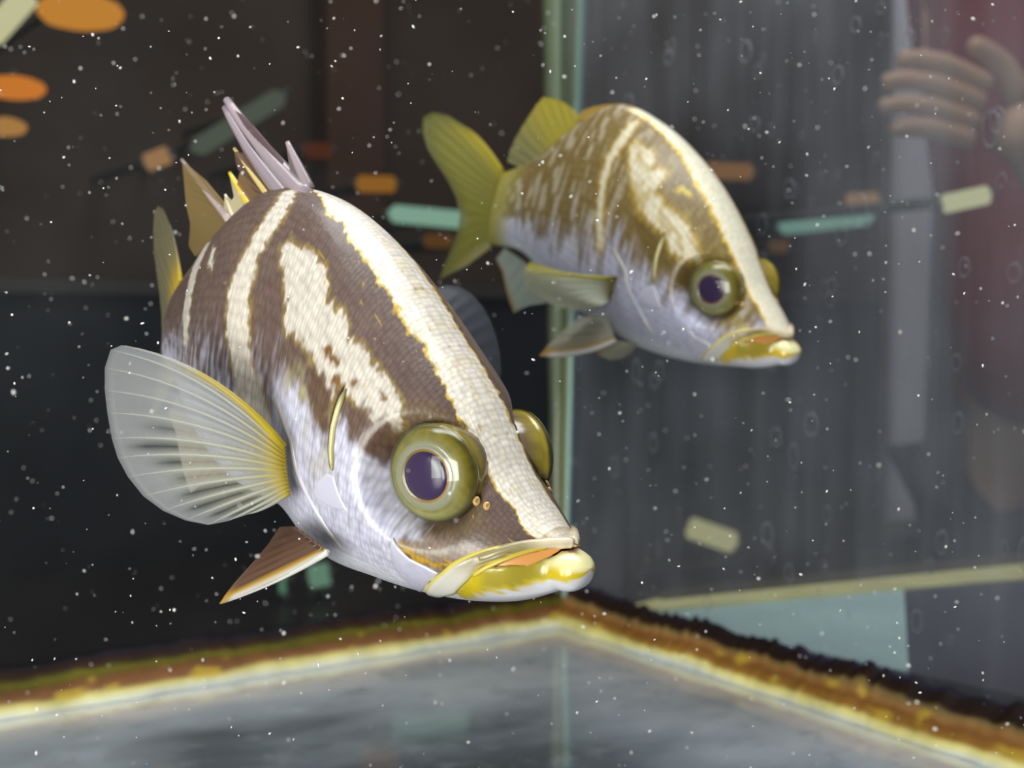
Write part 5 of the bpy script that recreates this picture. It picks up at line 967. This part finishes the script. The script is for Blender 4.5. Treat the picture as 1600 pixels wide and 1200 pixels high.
# pale post and dark battens beyond the side pane
def leaning(name, x0, y0, x1, y1, wt, wb, d, mat, label, cat, dt=.02):
    root = empty(name, tuple(at((x0+x1)/2, y1, d))); tag(root, label, cat)
    def q(y, off, dd):
        t = (y-y0)/(y1-y0); x = x0+(x1-x0)*t; w = wt+(wb-wt)*t; return at(x+off*w/2, y, d+dd)-np.array(root.location)
    rows = []
    for y in np.linspace(-300, 500+(CAMH-cz)/d*FPX, 14):
        rows.append([q(y, -1, 0), q(y, -.85, -.006), q(y, .85, -.006), q(y, 1, 0), q(y, 1, dt), q(y, -1, dt)])
    V = np.array(rows).reshape(-1, 3); F = grid_faces(14, 6, True); F.append(tuple(range(5, -1, -1))); F.append(tuple(range(13*6, 14*6)))
    mesh('post_board', V, F, mat, root, smooth=False)
    
    return root
leaning('post', 1430, 0, 1410, 900, 86, 58, 1.62, simple('post_paint', (214, 210, 232), .6, .2, .1, 10), 'pale lavender grey post behind the side pane', 'post')
leaning('batten', 1231, 0, 1188, 620, 24, 20, 1.62, simple('batten_paint', (16, 14, 12), .7), 'narrow dark batten, left of the pale post', 'batten')
leaning('batten', 1389, 0, 1379, 900, 12, 12, 1.57, simple('batten_brown', (50, 38, 26), .7), 'thin brown batten along the left edge of the pale post', 'batten')

# ledge standing in for the left floor edge mirrored in the side pane
def lp(px, py, z=.0): return floor_at(px, py, z)
led = empty('reflection_ledge', tuple(lp(1300, 950))); tag(led, 'pale blue ledge with olive back edge, standing in for a reflection in the side pane', 'ledge')
def quad_slab(nm, pxs, mat, th=.006, z=0.0):
    top = [lp(x, y, z) for x, y in pxs]; base = np.array(led.location)
    n = len(top); V = np.array([p-base for p in top]+[p-base-ZUP*th for p in top])
    F = [tuple(range(n)), tuple(range(2*n-1, n-1, -1))]+[(i, n+i, n+(i+1) % n, (i+1) % n) for i in range(n)]
    mesh(nm, V, F, mat, led, smooth=False)
quad_slab('ledge_top', [(940, 962), (1040, 948), (1412, 912), (1420, 1050), (1180, 1000)], simple('ledge_blue', (192, 226, 242), .4, .4, .25, 20))
quad_slab('ledge_end', [(1412, 912), (1660, 888), (1660, 1100), (1420, 1050)], simple('ledge_navy', (54, 60, 80), .4, .4, .3, 12))
quad_slab('ledge_edge', [(960, 952), (1040, 931), (1660, 868), (1660, 898), (1412, 919), (1040, 952)], simple('ledge_olive', (240, 224, 160), .5, .3, .4, 30), .006, .001)
quad_slab('reflection_ledge_back', [(1000, 930), (1040, 921), (1660, 858), (1660, 873), (1040, 935)], simple('reflection_ledge_brown', (60, 50, 30), .5, .3, .4, 30), .006, .0015)
# ------------------------------------------------------------ person built beyond the side pane, standing in for a reflected one
def skin_mesh(name, pts, edges, root_i, mat, parent, base, sub=2):
    """pts: (world point, radius); one continuous skinned surface"""
    me = bpy.data.meshes.new(name+'_bones'); me.from_pydata([tuple(np.asarray(p)-base) for p, r in pts], edges, [])
    o = bpy.data.objects.new(name+'_bones', me); COL.objects.link(o)
    md = o.modifiers.new('skin', 'SKIN'); md.use_smooth_shade = True
    sk = me.skin_vertices[0].data
    for i, (p, r) in enumerate(pts):
        sk[i].radius = (r, r) if np.isscalar(r) else r; sk[i].use_root = (i == root_i)
    s2 = o.modifiers.new('sub', 'SUBSURF'); s2.levels = sub; s2.render_levels = sub
    dg = bpy.context.evaluated_depsgraph_get(); dg.update()
    m2 = bpy.data.meshes.new_from_object(o.evaluated_get(dg)); m2.name = name
    bpy.data.objects.remove(o)
    m2.materials.clear(); m2.materials.append(mat)
    m2.polygons.foreach_set('use_smooth', [True]*len(m2.polygons))
    q = bpy.data.objects.new(name, m2); COL.objects.link(q); q.parent = parent
    return q
M_FLESH = simple('skin_tone', (190, 150, 130), .5, .3, .12, 30)
M_SHIRT = simple('maroon_cloth', (138, 34, 48), .8, .1, .25, 40)
M_TROU = simple('dark_trousers', (34, 36, 46), .8, .1, .25, 40)
M_HAIR = simple('dark_hair', (24, 20, 18), .6, .2)
pd = 1.25
pc_ = at(1715, 300, pd); pb = np.array([pc_[0], pc_[1], ZB])
pf = np.array([-.92, -.39, 0]); pf /= np.linalg.norm(pf); pl_ = np.array([-pf[1], pf[0], 0])
per = empty('person', tuple(pb)); tag(per, 'figure of a reflected person in a maroon top reaching out one hand at the right edge', 'person')  # stand-in for a person reflected in the side pane
W = lambda f, l, z: pb+pf*f+pl_*l+ZUP*z
hip = W(0, 0, .92); waist = W(.01, 0, 1.05); chest = W(.01, 0, 1.26); neck = W(.0, 0, 1.42); jawp = W(.02, 0, 1.50); headp = W(.025, 0, 1.60)
shl, shr = W(0, .17, 1.36), W(0, -.17, 1.36)
ell = at(1690, 335, 1.10); wrl = at(1620, 214, 1.10)
elr = W(-.10, -.23, 1.08); wrr = W(-.08, -.22, .86); hr = W(-.07, -.215, .77)
kl, kr = W(.02, .10, .48), W(.02, -.10, .48); al, ar = W(-.02, .10, .07), W(-.02, -.10, .07)
palm = at(1556, 188, 1.09)
body_pts = [(hip, (.10, .07)), (waist, (.11, .075)), (chest, (.13, .085)), (neck, .055), (jawp, .07), (headp, .095), (W(.02, 0, 1.68), .07),
            (shl, .06), (ell, .042), (wrl, .028), (shr, .06), (elr, .042), (wrr, .03), (hr, .035),
            (W(0, .09, .86), .06), (kl, .05), (al, .04), (W(.13, .10, .03), .03), (W(0, -.09, .86), .06), (kr, .05), (ar, .04), (W(.13, -.10, .03), .03), (palm, (.034, .02))]
body_e = [(0, 1), (1, 2), (2, 3), (3, 4), (4, 5), (5, 6), (2, 7), (7, 8), (8, 9), (2, 10), (10, 11), (11, 12), (12, 13), (0, 14), (14, 15), (15, 16), (16, 17), (0, 18), (18, 19), (19, 20), (20, 21), (9, 22)]
skin_mesh('body', body_pts, body_e, 0, M_FLESH, per, pb)
cuff = wrl+(ell-wrl)*.28
sh_pts = [(W(0, 0, .86), (.165, .125)), (waist, (.158, .118)), (chest, (.172, .122)), (W(0, 0, 1.405), .075), (shl, .074), (ell, .056), (cuff, .045), (shr, .074), (elr, .056), (wrr+(elr-wrr)*.04, .042)]
skin_mesh('shirt', sh_pts, [(0, 1), (1, 2), (2, 3), (2, 4), (4, 5), (5, 6), (2, 7), (7, 8), (8, 9)], 0, M_SHIRT, per, pb)
tr_pts = [(W(0, 0, .93), (.165, .125)), (W(0, .09, .82), .1), (kl, .075), (W(-.02, .10, .1), .062), (W(0, -.09, .82), .1), (kr, .075), (W(-.02, -.10, .1), .062)]
skin_mesh('trousers', tr_pts, [(0, 1), (1, 2), (2, 3), (0, 4), (4, 5), (5, 6)], 0, M_TROU, per, pb)
skin_mesh('hair', [(W(-.03, 0, 1.58), .095), (W(-.01, 0, 1.67), .092), (W(.05, 0, 1.715), .05)], [(0, 1), (1, 2)], 0, M_HAIR, per, pb)
for sg in (-1, 1):
    V, F = ico(W(.112, sg*.035, 1.605)-pb, .011); mesh('eyeball', V, F, simple('eye_white', (40, 30, 26), .2), per)
V, F = tube_geo(np.array([W(.11, 0, 1.60), W(.128, 0, 1.575), W(.118, 0, 1.562)])-pb, [.008, .015, .012], 8); mesh('nose', V, F, M_FLESH, per)
V, F = tube_geo(np.array([W(.095, -.024, 1.525), W(.106, 0, 1.524), W(.095, .024, 1.525)])-pb, [.004, .008, .004], 8); mesh('mouth', V, F, simple('lip', (170, 90, 84), .5), per)
# fingers of the outstretched hand: each its own chain rooted in the palm
ax_ = (palm-wrl)/np.linalg.norm(palm-wrl); side_ = np.cross(ax_, FORE); side_ /= np.linalg.norm(side_)
if side_[2] < 0: side_ = -side_
for i, (off, ln) in enumerate(((.026, .072), (.009, .08), (-.009, .075), (-.025, .058))):
    r0 = palm+side_*off*.9+ax_*.012; d0 = ax_+side_*off*3; d0 /= np.linalg.norm(d0)
    k1 = r0+d0*(.03+ln*.25); k2 = k1+(d0*.93-side_*.2+FORE*.15)*ln*.36; k3 = k2+(d0*.8-side_*.4+FORE*.2)*ln*.3
    skin_mesh('finger', [(r0, .011), (k1, .0095), (k2, .0088), (k3, .0075)], [(0, 1), (1, 2), (2, 3)], 0, M_FLESH, per, pb)
r0 = wrl+(palm-wrl)*.55+side_*.022
skin_mesh('thumb', [(r0, .014), (r0+side_*.025+ax_*.03, .011), (r0+side_*.03+ax_*.065, .009)], [(0, 1), (1, 2)], 0, M_FLESH, per, pb)
